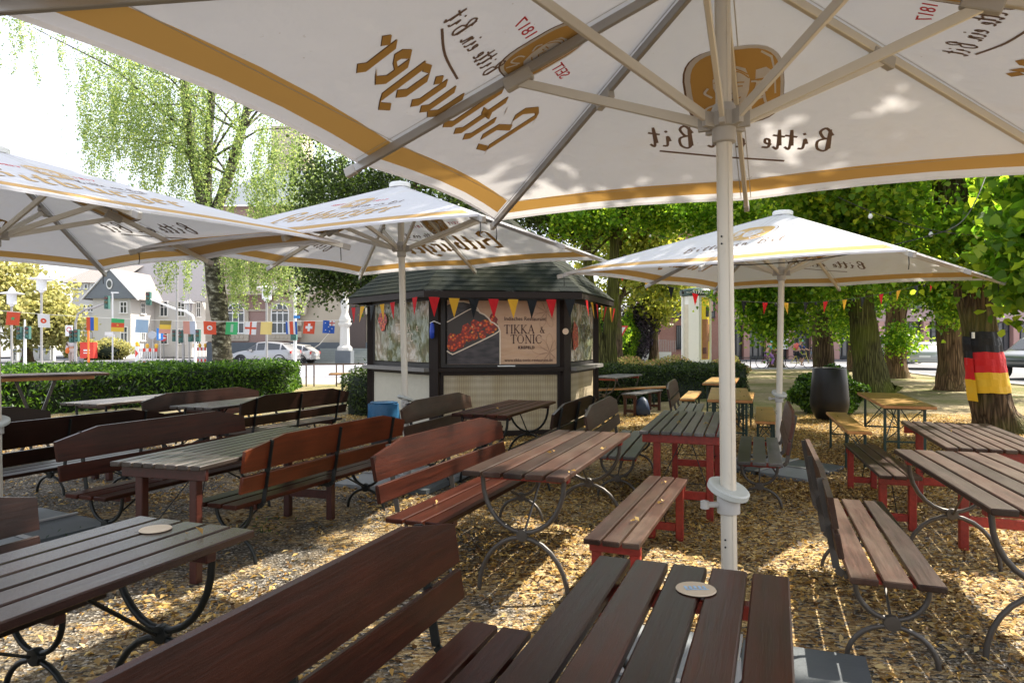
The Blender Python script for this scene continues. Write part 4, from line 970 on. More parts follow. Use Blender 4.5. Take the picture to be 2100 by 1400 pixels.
for px, kind in FL:
    o = fpos(px); m = MB(); w, h = .21, .235; tlt = rng.uniform(-.02, .02)
    F_ = lambda u, d, v, o=o, tlt=tlt: o+dirf*(u+v*tlt*6)+Vector((0, -d-.012*math.sin(u*18+px), v))
    def rc(u0, u1, v0, v1, c, d=0, n=6):
        for i in range(n):
            a, b = u0+(u1-u0)*i/n, u0+(u1-u0)*(i+1)/n
            m.add([F_(a, d, v0), F_(b, d, v0), F_(b, d, v1), F_(a, d, v1)], [(0, 1, 2, 3)], fi(c), .5)
    L_, R_ = -w/2, w/2
    if kind == 'mor': rc(L_, R_, -h, 0, 'red'); star(m, 0, -h/2, .04, F_, .003, fi('green'))
    elif kind == 'jpn': rc(L_, R_, -h, 0, 'white'); m.add([F_(.055*math.cos(a), .003, -h/2+.045*math.sin(a)) for a in np.linspace(0, 2*PI, 17)[:-1]], [tuple(range(16))], fi('red'), .5)
    elif kind == 'and': rc(L_, L_+w/3, -h, 0, 'red'); rc(L_+w/3, L_+w*2/3, -h, 0, 'blue'); rc(L_+w*2/3, R_, -h, 0, 'yellow')
    elif kind == 'cmr': rc(L_, R_, -h/3, 0, 'green'); rc(L_, R_, -2*h/3, -h/3, 'red'); rc(L_, R_, -h, -2*h/3, 'yellow'); star(m, 0, -h/2, .025, F_, .003, fi('yellow'))
    elif kind == 'blu': rc(L_, R_, -h, 0, 'lightblue')
    elif kind == 'ger': rc(L_, R_, -h/3, 0, 'darkolive'); rc(L_, R_, -2*h/3, -h/3, 'yellow'); rc(L_, R_, -h, -2*h/3, 'faded')
    elif kind == 'fra': rc(L_, 0, -h, 0, 'faded'); rc(0, R_, -h, 0, 'greyb')
    elif kind == 'tun':
        rc(L_, R_, -h, 0, 'red'); m.add([F_(.045*math.cos(a), .003, -h/2+.045*math.sin(a)) for a in np.linspace(0, 2*PI, 17)[:-1]], [tuple(range(16))], fi('white'), .5); star(m, 0, -h/2, .028, F_, .006, fi('red'))
    elif kind == 'sau':
        rc(L_, R_, -h, 0, 'green')
        for q in range(4): rc(-.02+q*.012, -.014+q*.012, -h*.8, -h*.2, 'white', .003, 1)
    elif kind == 'eng': rc(L_, R_, -h, 0, 'white'); rc(-.017, .017, -h, 0, 'red', .003, 2); rc(L_, R_, -h/2-.017, -h/2+.017, 'red', .004)
    elif kind == 'yel': rc(L_, R_, -h, 0, 'paleyellow')
    elif kind == 'cri':
        for (a, b, c) in ((0, .17, 'blue'), (.17, .33, 'white'), (.33, .67, 'red'), (.67, .83, 'white'), (.83, 1, 'blue')): rc(L_+w*a, L_+w*b, -h, 0, c, 0, 2)
    elif kind == 'che': rc(L_, R_, -h, 0, 'red'); rc(-.022, .022, -h*.8, -h*.2, 'white', .003, 2); rc(-.065, .065, -h/2-.024, -h/2+.024, 'white', .004)
    elif kind == 'aus':
        rc(L_, R_, -h, 0, 'blue'); rc(.01, R_, -h*.4, 0, 'white', .002, 2); rc(.045, .062, -h*.4, 0, 'red', .004, 1); rc(.01, R_, -h*.24, -h*.16, 'red', .005, 2)
        for (u, v) in ((-.06, -.2), (.0, -.5), (.06, -.62), (-.05, -.75), (.02, -.85)): star(m, u, v*h, .014, F_, .003, fi('white'), 7)
    m.build('flag', fm, fs)

# ---------------------------------------------------------------- bin, planter, bag under bench
b = empty('rubbish_bin', (-1.56, 8.3, 0)); tag(b, 'round bin lined with a blue rubbish bag behind the orange-tinted bench', 'bin')
m = MB(); m.lathe([(.12, 0), (.14, .01), (.17, .66), (.16, .66)], 18); m.build('bin_body', plain('dark_plastic', (.02, .025, .03), .5), b, 40)
m = MB(); m.tube([(0, 0, .5), (0, 0, .55), (0, 0, .66), (0, 0, .745), (0, 0, .765), (0, 0, .735), (0, 0, .62)], [.175, .19, .185, .18, .165, .15, .13], 26, jitter=lambda i, j: 1+.07*math.sin(j*2.6+i*1.3)+.04*math.sin(j*5.1-i*2), caps=False); m.build('bag_liner', plain('blue_bag', (.03, .13, .26), .35, 0, .2, 20, .4), b, 60)
pl = empty('planter', (8.05*.79, 13.0, 0)); pl.location = ((1701-1050)/1400*13.0, 13.0, 0); tag(pl, 'large black egg-shaped planter in front of the tree row', 'planter')
m = MB(); m.lathe([(.19, 0), (.24, .04), (.31, .16), (.345, .3), (.345, .42), (.325, .66), (.298, .98), (.285, 1.0), (.27, .99), (.265, .9), (.26, .8)], 36); m.build('pot', plain('black_brown_glaze', (.009, .008, .007), .42, 0, .3, 5, spec=.3), pl, 50)
m = MB(); m.lathe([(.262, .86), (.01, .87)], 20); m.build('soil', plain('dark_soil', (.04, .03, .02), .95), pl)
m = MB(); m.tube([(0, 0, .01), (0, 0, .06), (0, 0, .2), (.01, 0, .32), (.02, 0, .38)], [.12, .17, .16, .1, .03], 12, jitter=lambda i, j: 1+.12*math.sin(j*2.1+i)); tag(m.build('bag', plain('navy_bag', (.015, .03, .07), .5), None, 60, (2.62, 13.75, 0)), 'dark bag standing under the backless bench by the right hedge', 'bag')

# ---------------------------------------------------------------- hedges and shrubs
def hedge(name, label, cat, poly, h, n, size, mat, core, bump=.07, seed=0, rise=None, group=None):
    r = np.random.RandomState(seed); P = np.array(poly, float); k = len(P); m = MB()
    cen = P.mean(0); In = cen+(P-cen)*.97; fr_ = lambda u, d, w: Vector((u, w, d))
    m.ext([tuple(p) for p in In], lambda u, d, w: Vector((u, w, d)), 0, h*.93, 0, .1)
    pts = []; per = np.array([np.linalg.norm(P[(i+1) % k]-P[i]) for i in range(k)]); side = per.sum()*h
    x, y = P[:, 0], P[:, 1]; area = abs(np.dot(x, np.roll(y, 1))-np.dot(y, np.roll(x, 1)))/2
    ns = int(n*side/(side+area))
    e = r.choice(k, ns, p=per/per.sum()); t = r.rand(ns)[:, None]; q = P[e]*(1-t)+P[(e+1) % k]*t
    z = h*r.rand(ns); q = q+(cen-q)*(r.rand(ns)[:, None]*.0)
    wob = bump*(np.sin(q[:, 0]*2.3+z*4)+np.cos(q[:, 1]*1.9-z*3+1))
    nrm = (q-cen)/np.linalg.norm(q-cen, axis=1)[:, None]; q = q+nrm*(wob+r.normal(size=ns)*bump*.7)[:, None]
    pts.append(np.column_stack([q, z]))
    nt_ = n-ns; lo, hi = P.min(0), P.max(0); c = lo+(hi-lo)*r.rand(nt_*4, 2)
    ins = np.zeros(len(c), bool)
    for i in range(k):
        a, b = P[i], P[(i+1) % k]; cond = ((a[1] > c[:, 1]) != (b[1] > c[:, 1]))
        with np.errstate(divide='ignore', invalid='ignore'): xx = (b[0]-a[0])*(c[:, 1]-a[1])/(b[1]-a[1])+a[0]
        ins ^= cond & (c[:, 0] < xx)
    c = c[ins][:nt_]; pts.append(np.column_stack([c, h+bump*(np.sin(c[:, 0]*3)+np.cos(c[:, 1]*2.6))*.8+np.abs(r.normal(size=len(c)))*bump*1.3-bump]))
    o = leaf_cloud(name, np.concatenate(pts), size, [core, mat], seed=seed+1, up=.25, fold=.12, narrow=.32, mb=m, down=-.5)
    return tag(o, label, cat, group)
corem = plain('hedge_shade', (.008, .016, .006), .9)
hedge('hedge', 'long clipped yew hedge with a bright green top across the left side', 'hedge', [(-13.5, 8.0), (-10.2, 13.0), (-6.3, 19.1), (-6.9, 22.3), (-14.5, 17.5), (-17, 11)], .8, 60000, .12, M['yew'], corem, .05, 11)
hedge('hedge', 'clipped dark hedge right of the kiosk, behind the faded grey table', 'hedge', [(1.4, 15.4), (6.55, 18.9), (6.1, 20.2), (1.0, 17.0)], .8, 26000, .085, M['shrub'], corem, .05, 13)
hedge('bush', 'small dark bush at the left corner of the kiosk', 'bush', [(-3.35, 13.9), (-2.7, 13.5), (-2.5, 14.8), (-3.2, 15.2)], .85, 4500, .08, M['shrub'], corem, .06, 15)
def bush(name, label, c, rad, n, size, mat, seed, cat='bush', group=None):
    r = np.random.RandomState(seed); d = r.normal(size=(n, 3)); d /= np.linalg.norm(d, axis=1)[:, None]
    rr = .55+.45*r.rand(n)**.5; lump = 1+.13*np.sin(d[:, 0]*6+1)+.12*np.cos(d[:, 2]*7+d[:, 1]*4)
    P = np.array(c)+d*np.array(rad)*(rr*lump)[:, None]; P[:, 2] = np.abs(P[:, 2])
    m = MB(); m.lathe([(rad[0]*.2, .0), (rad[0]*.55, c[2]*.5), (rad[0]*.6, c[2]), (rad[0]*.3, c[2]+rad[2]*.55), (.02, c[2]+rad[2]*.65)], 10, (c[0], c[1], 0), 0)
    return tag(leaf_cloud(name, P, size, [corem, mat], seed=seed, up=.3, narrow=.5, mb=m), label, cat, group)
bush('bush', 'dark yew bush half hidden behind the black planter', (6.65, 14.3, .42), (.72, .5, .5), 9000, .09, M['yew'], 21)
for i, (x, y, h_, lab) in enumerate(((3.9, 23.5, .42, 'leftmost of the pink and yellow flowering shrubs behind the right hedge'), (5.6, 24.0, .44, 'pink and yellow flowering shrub left of the advertising column'), (8.1, 25.5, .42, 'pink and yellow flowering shrub right of the advertising column'))):
    bush('flowering_shrub', lab, (x, y, h_), ((1.3, 1.2, .7)[i], .8, .5), 7000, .07, M['flowerbush'], 31+i, group='flowering shrubs behind the right hedge')

# ---------------------------------------------------------------- trees
def B2(px, Y): return (px-1050)/1400*Y
def P2(px, py, Y): return Vector(((px-1050)/1400*Y, Y, 1.5+(700-py)/1400*Y))
def trunk_mesh(m, pts, rad, n=26, seed=0, ridge=.05):
    r_ = random.Random(seed); ph = [r_.uniform(0, 6) for _ in range(6)]
    # resample
    Q = []; RR = []
    pts = [Vector(p) for p in pts]
    for i in range(len(pts)-1):
        k = 7
        for j in range(k):
            t = j/k; a = pts[max(0, i-1)]; b = pts[i]; c = pts[i+1]; d = pts[min(len(pts)-1, i+2)]
            Q.append(.5*((2*b)+(-a+c)*t+(2*a-5*b+4*c-d)*t*t+(-a+3*b-3*c+d)*t**3)); RR.append(rad[i]*(1-t)+rad[i+1]*t)
    Q.append(pts[-1]); RR.append(rad[-1])
    jit = lambda i, j: 1+ridge*math.sin(j*2*PI/n*7+ph[0]+i*.15)+ridge*.7*math.sin(j*2*PI/n*11+ph[1]-i*.3)+.03*math.sin(i*.9+ph[2]+j*.4)+(.16*max(0, 1-i/5)*math.sin(j*2*PI/n*5+ph[3]) if ridge > .02 else 0)
    m.tube(Q, RR, n, 0, .5, jitter=jit)
def blob_pts(blobs, nl, sig, seed):
    global BSZ
    r = np.random.RandomState(seed); out = []; ss_ = []
    tot = sum(b[6] for b in blobs)
    for (cx, cy, cz, rx, ry, rz, w) in blobs:
        k = int(w); d = r.normal(size=(k, 3)); d /= np.linalg.norm(d, axis=1)[:, None]; rad = r.rand(k)**.45
        cc = np.array([cx, cy, cz])+d*np.array([rx, ry, rz])*rad[:, None]
        q_ = clumps(cc, int(nl*w/tot), sig, seed+len(out)); out.append(q_); ss_.append(np.full(len(q_), 1.5 if cz > 7.9 else 1.0))
    P = np.concatenate(out); P[:, 2] = np.maximum(P[:, 2], .4); BSZ = np.concatenate(ss_); return P
def tree(name, label, trunk, rad, blobs, nl, size, leaf, barkm, seed, sig=(.4, .4, .2), limbs=8, group=None, ridge=.05, cat='tree', up=.5, narrow=.75, extra=None):
    base = Vector(trunk[0]); root = empty(name, base); tag(root, label, cat, group)
    m = MB(); L = lambda p: Vector(p)-base
    trunk_mesh(m, [L(p) for p in trunk], rad, seed=seed, ridge=ridge)
    r_ = random.Random(seed); top = Vector(trunk[-1]); mid = Vector(trunk[-2])
    for i in range(limbs):
        b = blobs[i % len(blobs)]; tgt = Vector((b[0]+r_.uniform(-.5, .5)*b[3], b[1]+r_.uniform(-.5, .5)*b[4], b[2]+r_.uniform(-.2, .4)*b[5]))
        s = mid.lerp(top, r_.uniform(.2, 1)); q = s.lerp(tgt, .5)+Vector((r_.uniform(-.4, .4), r_.uniform(-.4, .4), r_.uniform(.1, .7)))
        rr = rad[-1]*r_.uniform(.3, .5); m.tube([L(s), L(s.lerp(q, .5)+Vector((0, 0, .15))), L(q), L(q.lerp(tgt, .5)), L(tgt)], [rr, rr*.8, rr*.55, rr*.35, rr*.12], 8, 0, .5)
    if extra: extra(m, L)
    m.build('trunk', barkm, root, 60)
    P = blob_pts(blobs, nl, sig, seed)-np.array(base)
    leaf_cloud('crown', P, size*BSZ, leaf, root, seed, up=up, narrow=narrow, down=.6)
    return root
G1 = 'row of lime trees along the street on the right'
# 1 the tree wrapped in the flag
tree('lime_tree', 'lime tree wrapped in a black, red and gold flag', [(8.15, 11.35, -.05), (8.02, 11.35, .25), (7.87, 11.35, .9), (7.75, 11.35, 1.8), (7.55, 11.4, 3.0), (7.3, 11.5, 4.4), (7.2, 11.8, 6)], [.5, .33, .27, .255, .25, .23, .18],
     [(7.0, 12.9, 8.7, 3.0, 2.6, 3.2, 42), (2.6, 10.7, 10.4, 3.2, 2.8, 1.6, 40), (8.4, 11.9, 9.7, 2.3, 2.0, 1.5, 30), (.8, 9.2, 10.8, 3.0, 2.1, 1.1, 36), (5.2, 10.9, 4.6, 1.5, 2.0, .9, 50), (6.4, 12.6, 4.2, 1.4, .8, .8, 30), (8.55, 10.7, 3.8, .85, 1.2, 1.2, 50), (8.4, 9.9, 2.9, .6, .8, .6, 22), (6.9, 10.6, 3.3, .25, .3, .3, 4), (7.3, 10.9, 2.7, .2, .2, .4, 4), (6.0, 12.3, 3.5, .9, .8, .6, 18)], 84000, .1, M['lime'], M['bark'], 41, (.32, .32, .2), 12, G1)  # high crown blobs are unseen, added to shade the parasol tops and kiosk
tree('lime_tree', 'lime tree with a warm brown trunk just left behind the flag tree', [P2(1955, 800, 21)+Vector((0, 0, -.05)), P2(1953, 790, 21), P2(1951, 740, 21), P2(1948, 660, 21), P2(1938, 560, 21), P2(1930, 440, 21)], [.68, .47, .37, .35, .32, .24],
     [(13.6, 21.5, 8.5, 3.6, 3.6, 3.5, 90), (12.2, 19.5, 4.2, 2.2, 1.8, 1.3, 60), (12.0, 18.6, 2.9, .7, .7, .9, 18), (14.6, 20.0, 3.6, 1.6, 1.6, 1.0, 36)], 34000, .115, M['lime'], M['bark_warm'], 42, (.36, .36, .24), 8, G1)
tree('lime_tree', 'thick leaning lime tree with a yellow-green mossy trunk behind the beer table', [P2(1798, 808, 20)+Vector((0, 0, -.05)), P2(1792, 798, 20), P2(1780, 740, 20), P2(1769, 660, 20), P2(1757, 570, 20), P2(1745, 450, 20), P2(1735, 380, 20)], [.64, .52, .41, .36, .33, .29, .24],
     [(10.0, 20.5, 8.5, 4.2, 3.6, 3.2, 100), (7.6, 18.8, 5.1, 2.4, 1.6, 1.0, 54), (10.6, 18.4, 5.0, 2.2, 1.2, .9, 44), (9.2, 19.0, 3.4, .7, .5, .9, 14), (12.0, 19.6, 4.4, 1.0, 1.0, .9, 20)], 36000, .11, M['lime'], M['bark_moss'], 43, (.36, .36, .24), 9, G1)
tree('lime_tree', 'lime tree with leafy shoots on its trunk, in front of the white car', [P2(1838, 778, 28)+Vector((0, 0, -.05)), P2(1837, 770, 28), P2(1836, 720, 28), P2(1838, 640, 28), P2(1840, 560, 28), P2(1842, 450, 28)], [.6, .48, .38, .36, .34, .25],
     [(16, 28, 9, 4, 4, 3.4, 80), (15.8, 26.8, 4.5, 2.6, 1.5, 1.4, 60), (15.55, 27.3, 1.6, .28, .25, .65, 7), (13.6, 26.5, 3.6, 1.0, 1.0, .9, 20)], 26000, .13, M['lime'], M['bark_warm'], 44, (.36, .36, .26), 7, G1)
tree('lime_tree', 'dark-trunked lime tree directly behind the black planter', [P2(1693, 772, 26)+Vector((0, 0, -.05)), P2(1690, 762, 26), P2(1686, 700, 26), P2(1680, 640, 26), P2(1668, 580, 26), P2(1655, 520, 26), P2(1650, 440, 26)], [.5, .4, .36, .38, .33, .26, .2],
     [(10.8, 25, 8.5, 3.6, 3.4, 3.0, 70), (9.2, 22.6, 4.6, 3.0, 1.6, .9, 50), (8.3, 21.4, 3.2, 1.9, .9, 1.0, 60), (8.0, 20.6, 2.2, .7, .5, .7, 22), (12.0, 24.5, 3.2, .9, .9, 1.4, 36), (7.4, 20.8, 3.3, 1.1, .8, .8, 28)], 42000, .108, M['lime'], M['bark'], 45, (.34, .34, .26), 8, G1)
tree('lime_tree', 'slim far lime tree between the planter tree and the leaning one', [P2(1751, 760, 34)+Vector((0, 0, -.05)), P2(1751, 750, 34), P2(1752, 690, 34), P2(1753, 560, 34)], [.42, .3, .26, .2],
     [(17, 34, 7.5, 3, 3, 3, 50), (15.9, 32.5, 3.3, 1.2, 1, 1.6, 30)], 5000, .22, M['lime'], M['bark'], 46, (.4, .4, .3), 5, G1)
# a lime tree outside the right edge; its lower branches hang into the frame and its crown shades the tables
tree('lime_tree', 'lime tree whose large near leaves hang in at the right edge of the photo', [(9.2, 4.6, -.05), (9.1, 4.6, .3), (9.0, 4.6, 1.5), (8.8, 4.6, 3.5), (8.5, 4.6, 5.5)], [.55, .4, .32, .28, .2],
     [(5.0, 4.3, 8.9, 4.4, 3.0, 1.7, 92), (6.75, 8.3, 3.2, .5, .7, .7, 20), (6.25, 7.9, 2.5, .3, .4, .45, 12), (6.75, 8.2, 2.1, .3, .4, .35, 7)], 34000, .13, M['lime'], M['bark'], 47, (.26, .26, .17), 10, G1)
# flag on the tree
def flagwrap(name, label, z0, z1, a0, a1, rr, ext=0):
    m = MB(); N = 30; cz = lambda z: (7.87-.145*(z-.9), 11.35); C3 = [NT('cloth_'+k) for k in ('a', 'b', 'c')]
    for mm, c in zip(C3, ((.012, .012, .014), (.55, .012, .015), (.68, .4, .02))): mm.base(c); mm.set(.55, 0, .3); mm.bump(mm.noise(mm.coord(scale=(1, 1, 2.5)), 7, 3), .5, .02)
    for b in range(3):
        for q in range(3):
            za = z1-(z1-z0)*(b*3+q)/9; zb_ = z1-(z1-z0)*(b*3+q+1)/9
            for i in range(N):
                t0, t1 = i/N, (i+1)/N; vs = []
                for (t, z) in ((t0, zb_), (t1, zb_), (t1, za), (t0, za)):
                    a = a0+(a1-a0)*t; x, y = cz(z); r2 = rr-.055*(z-.9)+.006*math.sin(a*9+z*6)+.005*math.sin(a*17-z*11)+.006*math.sin(z*30+a*4); z = z+.005*math.sin(a*6+1)+.002*math.sin(a*15)
                    vs.append((x+math.cos(a)*r2, y+math.sin(a)*r2, z))
                m.add(vs, [(0, 1, 2, 3)], b, .5)
    return tag(m.build(name, [c.m for c in C3], None, 80), label, 'flag', 'flags tied round the lime tree')
flagwrap('flag', 'large black, red and gold flag stretched round the tree trunk', .66, 1.66, R(-152), R(20), .318)
flagwrap('flag', 'narrow hanging end of black, red and gold flag at the left side of the trunk', .52, 1.58, R(-178), R(-148), .34)
m = MB(); m.box((7.5, 11.1, 1.6), (.035, .03, .1)); tag(m.build('tag', M['white']), 'small white tag at the upper left corner of the flag on the tree', 'tag')
# dark copper tree behind the kiosk
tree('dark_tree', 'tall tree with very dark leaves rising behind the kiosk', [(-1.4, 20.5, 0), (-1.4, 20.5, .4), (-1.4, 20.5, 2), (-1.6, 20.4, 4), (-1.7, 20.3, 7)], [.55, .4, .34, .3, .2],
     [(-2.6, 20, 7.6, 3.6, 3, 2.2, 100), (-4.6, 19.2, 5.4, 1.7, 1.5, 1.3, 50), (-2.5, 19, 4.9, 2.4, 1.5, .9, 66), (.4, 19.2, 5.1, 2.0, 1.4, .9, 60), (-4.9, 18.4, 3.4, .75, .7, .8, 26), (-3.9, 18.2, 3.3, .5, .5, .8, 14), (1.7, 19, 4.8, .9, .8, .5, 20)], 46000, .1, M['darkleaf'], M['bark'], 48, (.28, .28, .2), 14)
# mossy double trunk right of the kiosk
def ex(m, L):
    trunk_mesh(m, [L(P2(1252, 762, 19)), L(P2(1252, 740, 19)), L(P2(1250, 690, 19)), L(P2(1254, 640, 19)), L(P2(1258, 560, 19)), L(P2(1262, 490, 19)), L(P2(1276, 440, 19)), L(P2(1285, 380, 19))], [.2, .2, .18, .2, .13, .13, .12, .1], 18, 5, .04)
tree('mossy_tree', 'twin-trunked mossy tree right behind the kiosk', [P2(1235, 800, 19), P2(1236, 762, 19), P2(1228, 720, 19), P2(1217, 660, 19), P2(1207, 560, 19), P2(1200, 440, 19)], [.42, .3, .22, .17, .13, .1],
     [(3.6, 18.5, 5.2, 2.4, 1.4, .7, 46), (1.9, 18, 4.6, 1.0, .8, .5, 16), (5.2, 19, 4.9, 1.2, 1.0, .5, 24), (3.3, 19, 7, 3, 2, 1.6, 40)], 14000, .1, M['lime'], M['bark_moss'], 49, (.26, .26, .16), 8, None, .04, extra=ex)
# birch
G2 = None
bY = 23.5; BQ = bY/17.5
bp = lambda px, py, dy=0: P2(px, py, bY)+Vector((0, dy, 0))
root = empty('birch_tree', (bp(457, 700).x, bY, 0)); tag(root, 'weeping birch with a rough black and white trunk and hanging leaves behind the left hedge', 'tree')
LB = lambda p: Vector(p)-Vector(root.location)
m = MB(); trunk_mesh(m, [LB(V(bp(459, 700).x, bY, -.05)), LB(bp(458, 770)), LB(bp(455, 720)), LB(bp(452, 660)), LB(bp(444, 600)), LB(bp(438, 540)), LB(bp(430, 470)), LB(bp(424, 420))], [a*BQ*.86 for a in (.36, .3, .27, .25, .26, .26, .2, .16)], 20, 3, .03)
m.build('trunk', M['birch'], root, 60)
m = MB()
for pts, rr in (([(430, 470), (412, 400), (398, 330), (388, 260), (380, 200), (372, 100)], [.17, .14, .12, .11, .1, .06]), ([(430, 470), (424, 400), (426, 330), (430, 260), (436, 180), (440, 90)], [.17, .13, .11, .1, .08, .05]),
                ([(432, 480), (448, 420), (466, 370), (484, 310), (498, 260), (510, 200), (516, 120)], [.17, .14, .13, .12, .1, .09, .06])):
    trunk_mesh(m, [LB(bp(*p)) for p in pts], [a*BQ for a in rr], 12, 2, .02)
r_ = random.Random(12); tips = []
for i in range(30):
    a = r_.choice([(405, 360), (392, 280), (385, 220), (425, 330), (430, 250), (440, 180), (470, 360), (495, 270), (512, 190), (440, 530)])
    s = bp(*a); t = s+Vector((r_.uniform(-4.4, 3.4), r_.uniform(-2, 2.5), r_.uniform(.5, 3.2)))
    if a == (440, 530): t = s+Vector((r_.uniform(-.5, 2.4), r_.uniform(-1, 1), r_.uniform(.2, .9)))
    q = s.lerp(t, .5)+Vector((0, 0, .5)); m.tube([LB(s), LB(s.lerp(q, .5)), LB(q), LB(t)], [.05, .04, .03, .012], 6); tips.append(t)
m.build('limb', M['birch'], root, 60)
rs = np.random.RandomState(17); SP = []
def strands(n, x0, x1, zt0, zt1, zb0, zb1, dens=75, y0=-2.5, y1=2.5):
    for _ in range(n):
        px = rs.uniform(x0, x1); Y = bY+rs.uniform(y0, y1); X = (px-1050)/1400*Y; top = 1.5+(rs.uniform(zt0, zt1)-1.5)*BQ; bot = 1.5+(rs.uniform(zb0, zb1)-1.5)*BQ
        if bot > top-.4: bot = top-.4
        k = int(dens*(top-bot)*.95); z = rs.uniform(bot, top, k); ph = rs.rand()*6
        sw = .12*np.sin(z*1.3+ph); sp = .05+.06*(z-bot)/(top-bot+.01)
        SP.append(np.column_stack([X+sw+rs.normal(size=k)*sp, Y+.1*np.cos(z+ph)+rs.normal(size=k)*sp, z]))
strands(110, 165, 420, 7.2, 10, 5.4, 6.9)
strands(75, 280, 560, 5.6, 8.5, 4.3, 6.0)
strands(16, 330, 430, 4.2, 6.0, 3.6, 4.6, 60)
strands(22, 325, 425, 3.6, 4.6, 2.6, 3.6, 80)
strands(70, 465, 625, 3.6, 5.2, 2.2, 3.7, 90)
strands(14, 470, 545, 3.4, 4.2, 2.1, 2.9, 90)
strands(12, -30, 140, 9.4, 11, 8.0, 8.9, 70)
strands(60, 510, 700, 4.6, 6.6, 4.0, 5.2, 70)
strands(70, 540, 710, 5.6, 7.5, 4.4, 6.3, 55)
SP = np.concatenate(SP+[clumps([tuple(t) for t in tips], 6500, (.5, .5, .35), 5)])
leaf_cloud('crown', SP-np.array(root.location), .072, M['birchleaf'], root, 55, up=.1, down=1.5, narrow=.7)
# sunlit pale trees in the distance
def fartree(label, x, y, blobs, n, size, leaf, seed, sig=(.5, .5, .35), name='far_tree'):
    return tree(name, label, [(x, y, 0), (x, y, .5), (x, y, 2.5), (x, y, 4.5)], [.5, .35, .28, .2], blobs, n, size, leaf, M['bark'], seed, sig, 6, 'sunlit trees in the distance')
fartree('pale yellow-green tree at the far left behind the street lamps', -35.5, 50, [(-36.5, 50, 4.0, 4.2, 3, 2.6, 60), (-34.0, 49, 3.2, 2.4, 2, 2.0, 40), (-38, 49, 6.0, 3.4, 3, 2.0, 40), (-32.6, 49, 2.6, 1.3, 1.2, 1.3, 20)], 15000, .34, M['paletree'], 61, (.5, .5, .35))
fartree('bright yellow-green tree beyond the road, right of the kiosk roof', 6.8, 44, [(7, 44, 7.5, 3.2, 2.5, 3.6, 70), (9.6, 44, 6.2, 2.4, 2, 2.2, 40), (8, 43, 10.5, 3.6, 2.5, 2.4, 50)], 12000, .3, M['limey'], 62, (.5, .5, .35))
fartree('pale airy tree left of the brick corner building', 10.4, 50, [(10.2, 50, 4.8, 2.2, 2, 1.9, 40), (9.0, 50, 8.5, 3.0, 2.5, 3.0, 50)], 7500, .3, M['limey'], 63, (.5, .5, .35))
fartree('light green tree crown above the right parasol, left of the thick leaning tree', 15.5, 40, [(14.5, 40, 9.0, 3.4, 2.5, 2.2, 50), (19, 41, 9.5, 4.0, 2.5, 3.0, 50), (24, 42, 8.5, 4, 2.5, 3.4, 50)], 12000, .3, M['limey'], 65, (.6, .6, .4))
bush('purple_bush', 'dark purple-leaved bush behind the yield sign', (9.1, 50, 2.4), (1.5, 1.2, 2.2), 4500, .2, M['purpleleaf'], 71)
bush('bush', 'dense green bush seen between the twin mossy trunks', (B2(1238, 45), 45, 2.0), (1.6, 1, 2.1), 5000, .2, M['lime'], 73)
bush('conical_bush', 'clipped green conical bush next to the yield sign', (8.3, 49, 1.7), (.8, .7, 1.8), 3500, .18, M['lime'], 72)
for i, (x, y, w, lab) in enumerate(((-17.6*2, 56, 1.6, 'low pale bush at the left of the grey cabinets'), (-33.6, 57, 2.2, 'pale sunlit bush between the cabinets and the white house'))):
    bush('bush', lab, (x, y, .8), (w, 1, .9), 3000, .22, M['paletree'], 75+i)

# ---------------------------------------------------------------- buildings
def HZ(py, Y): return 1.5+(700-py)/1400*Y
white_wall = plain('white_render', (.56, .545, .51), .85, 0, .05, 2)
cream_wall = plain('cream_stone', (.44, .38, .3), .85, 0, .1, 2)
glassm = NT('window_glass'); glassm.base((.05, .06, .065)); glassm.set(.08, 0, .8); glassm = glassm.m
slate = plain('grey_slate', (.16, .18, .2), .6, 0, .1, 5)
rooft = NT('pale_roof_tiles'); rco = rooft.coord(); rb_ = rooft.n('ShaderNodeTexBrick'); rb_.inputs['Scale'].default_value = 2.4; rb_.inputs['Color1'].default_value = (.36, .32, .29, 1); rb_.inputs['Color2'].default_value = (.36, .32, .3, 1); rb_.inputs['Mortar'].default_value = (.16, .14, .13, 1); rb_.inputs['Mortar Size'].default_value = .06; rooft.l(rco, rb_.inputs['Vector']); rooft.base(rb_.outputs[0]); rooft.set(.8); rooft = rooft.m
def brick(name, c1, c2, mo, sc=5):
    m = NT(name); co = m.coord(); s = m.n('ShaderNodeSeparateXYZ'); m.l(co, s.inputs[0]); cx = m.n('ShaderNodeCombineXYZ')
    m.l(m.math('ADD', s.outputs[0], s.outputs[1]), cx.inputs[0]); m.l(s.outputs[2], cx.inputs[1])
    b = m.n('ShaderNodeTexBrick'); b.inputs['Scale'].default_value = sc; b.inputs['Color1'].default_value = c1+(1,); b.inputs['Color2'].default_value = c2+(1,); b.inputs['Mortar'].default_value = mo+(1,); b.inputs['Mortar Size'].default_value = .03
    m.l(cx.outputs[0], b.inputs['Vector']); m.base(m.mix(m.noise(co, .7, 4), b.outputs[0], m.mix(.2, b.outputs[0], (.6, .5, .5)))); m.set(.9, 0, .2); return m.m
pinkbrick = brick('pale_pink_brick', (.3, .16, .13), (.25, .125, .1), (.32, .27, .24))
redbrick = brick('red_brick', (.36, .14, .1), (.28, .1, .075), (.34, .24, .2))
shopbrick = brick('mauve_brick', (.42, .28, .27), (.36, .23, .23), (.45, .38, .37))
plinthm = plain('dark_basalt_plinth', (.1, .115, .13), .75, 0, .15, 3)
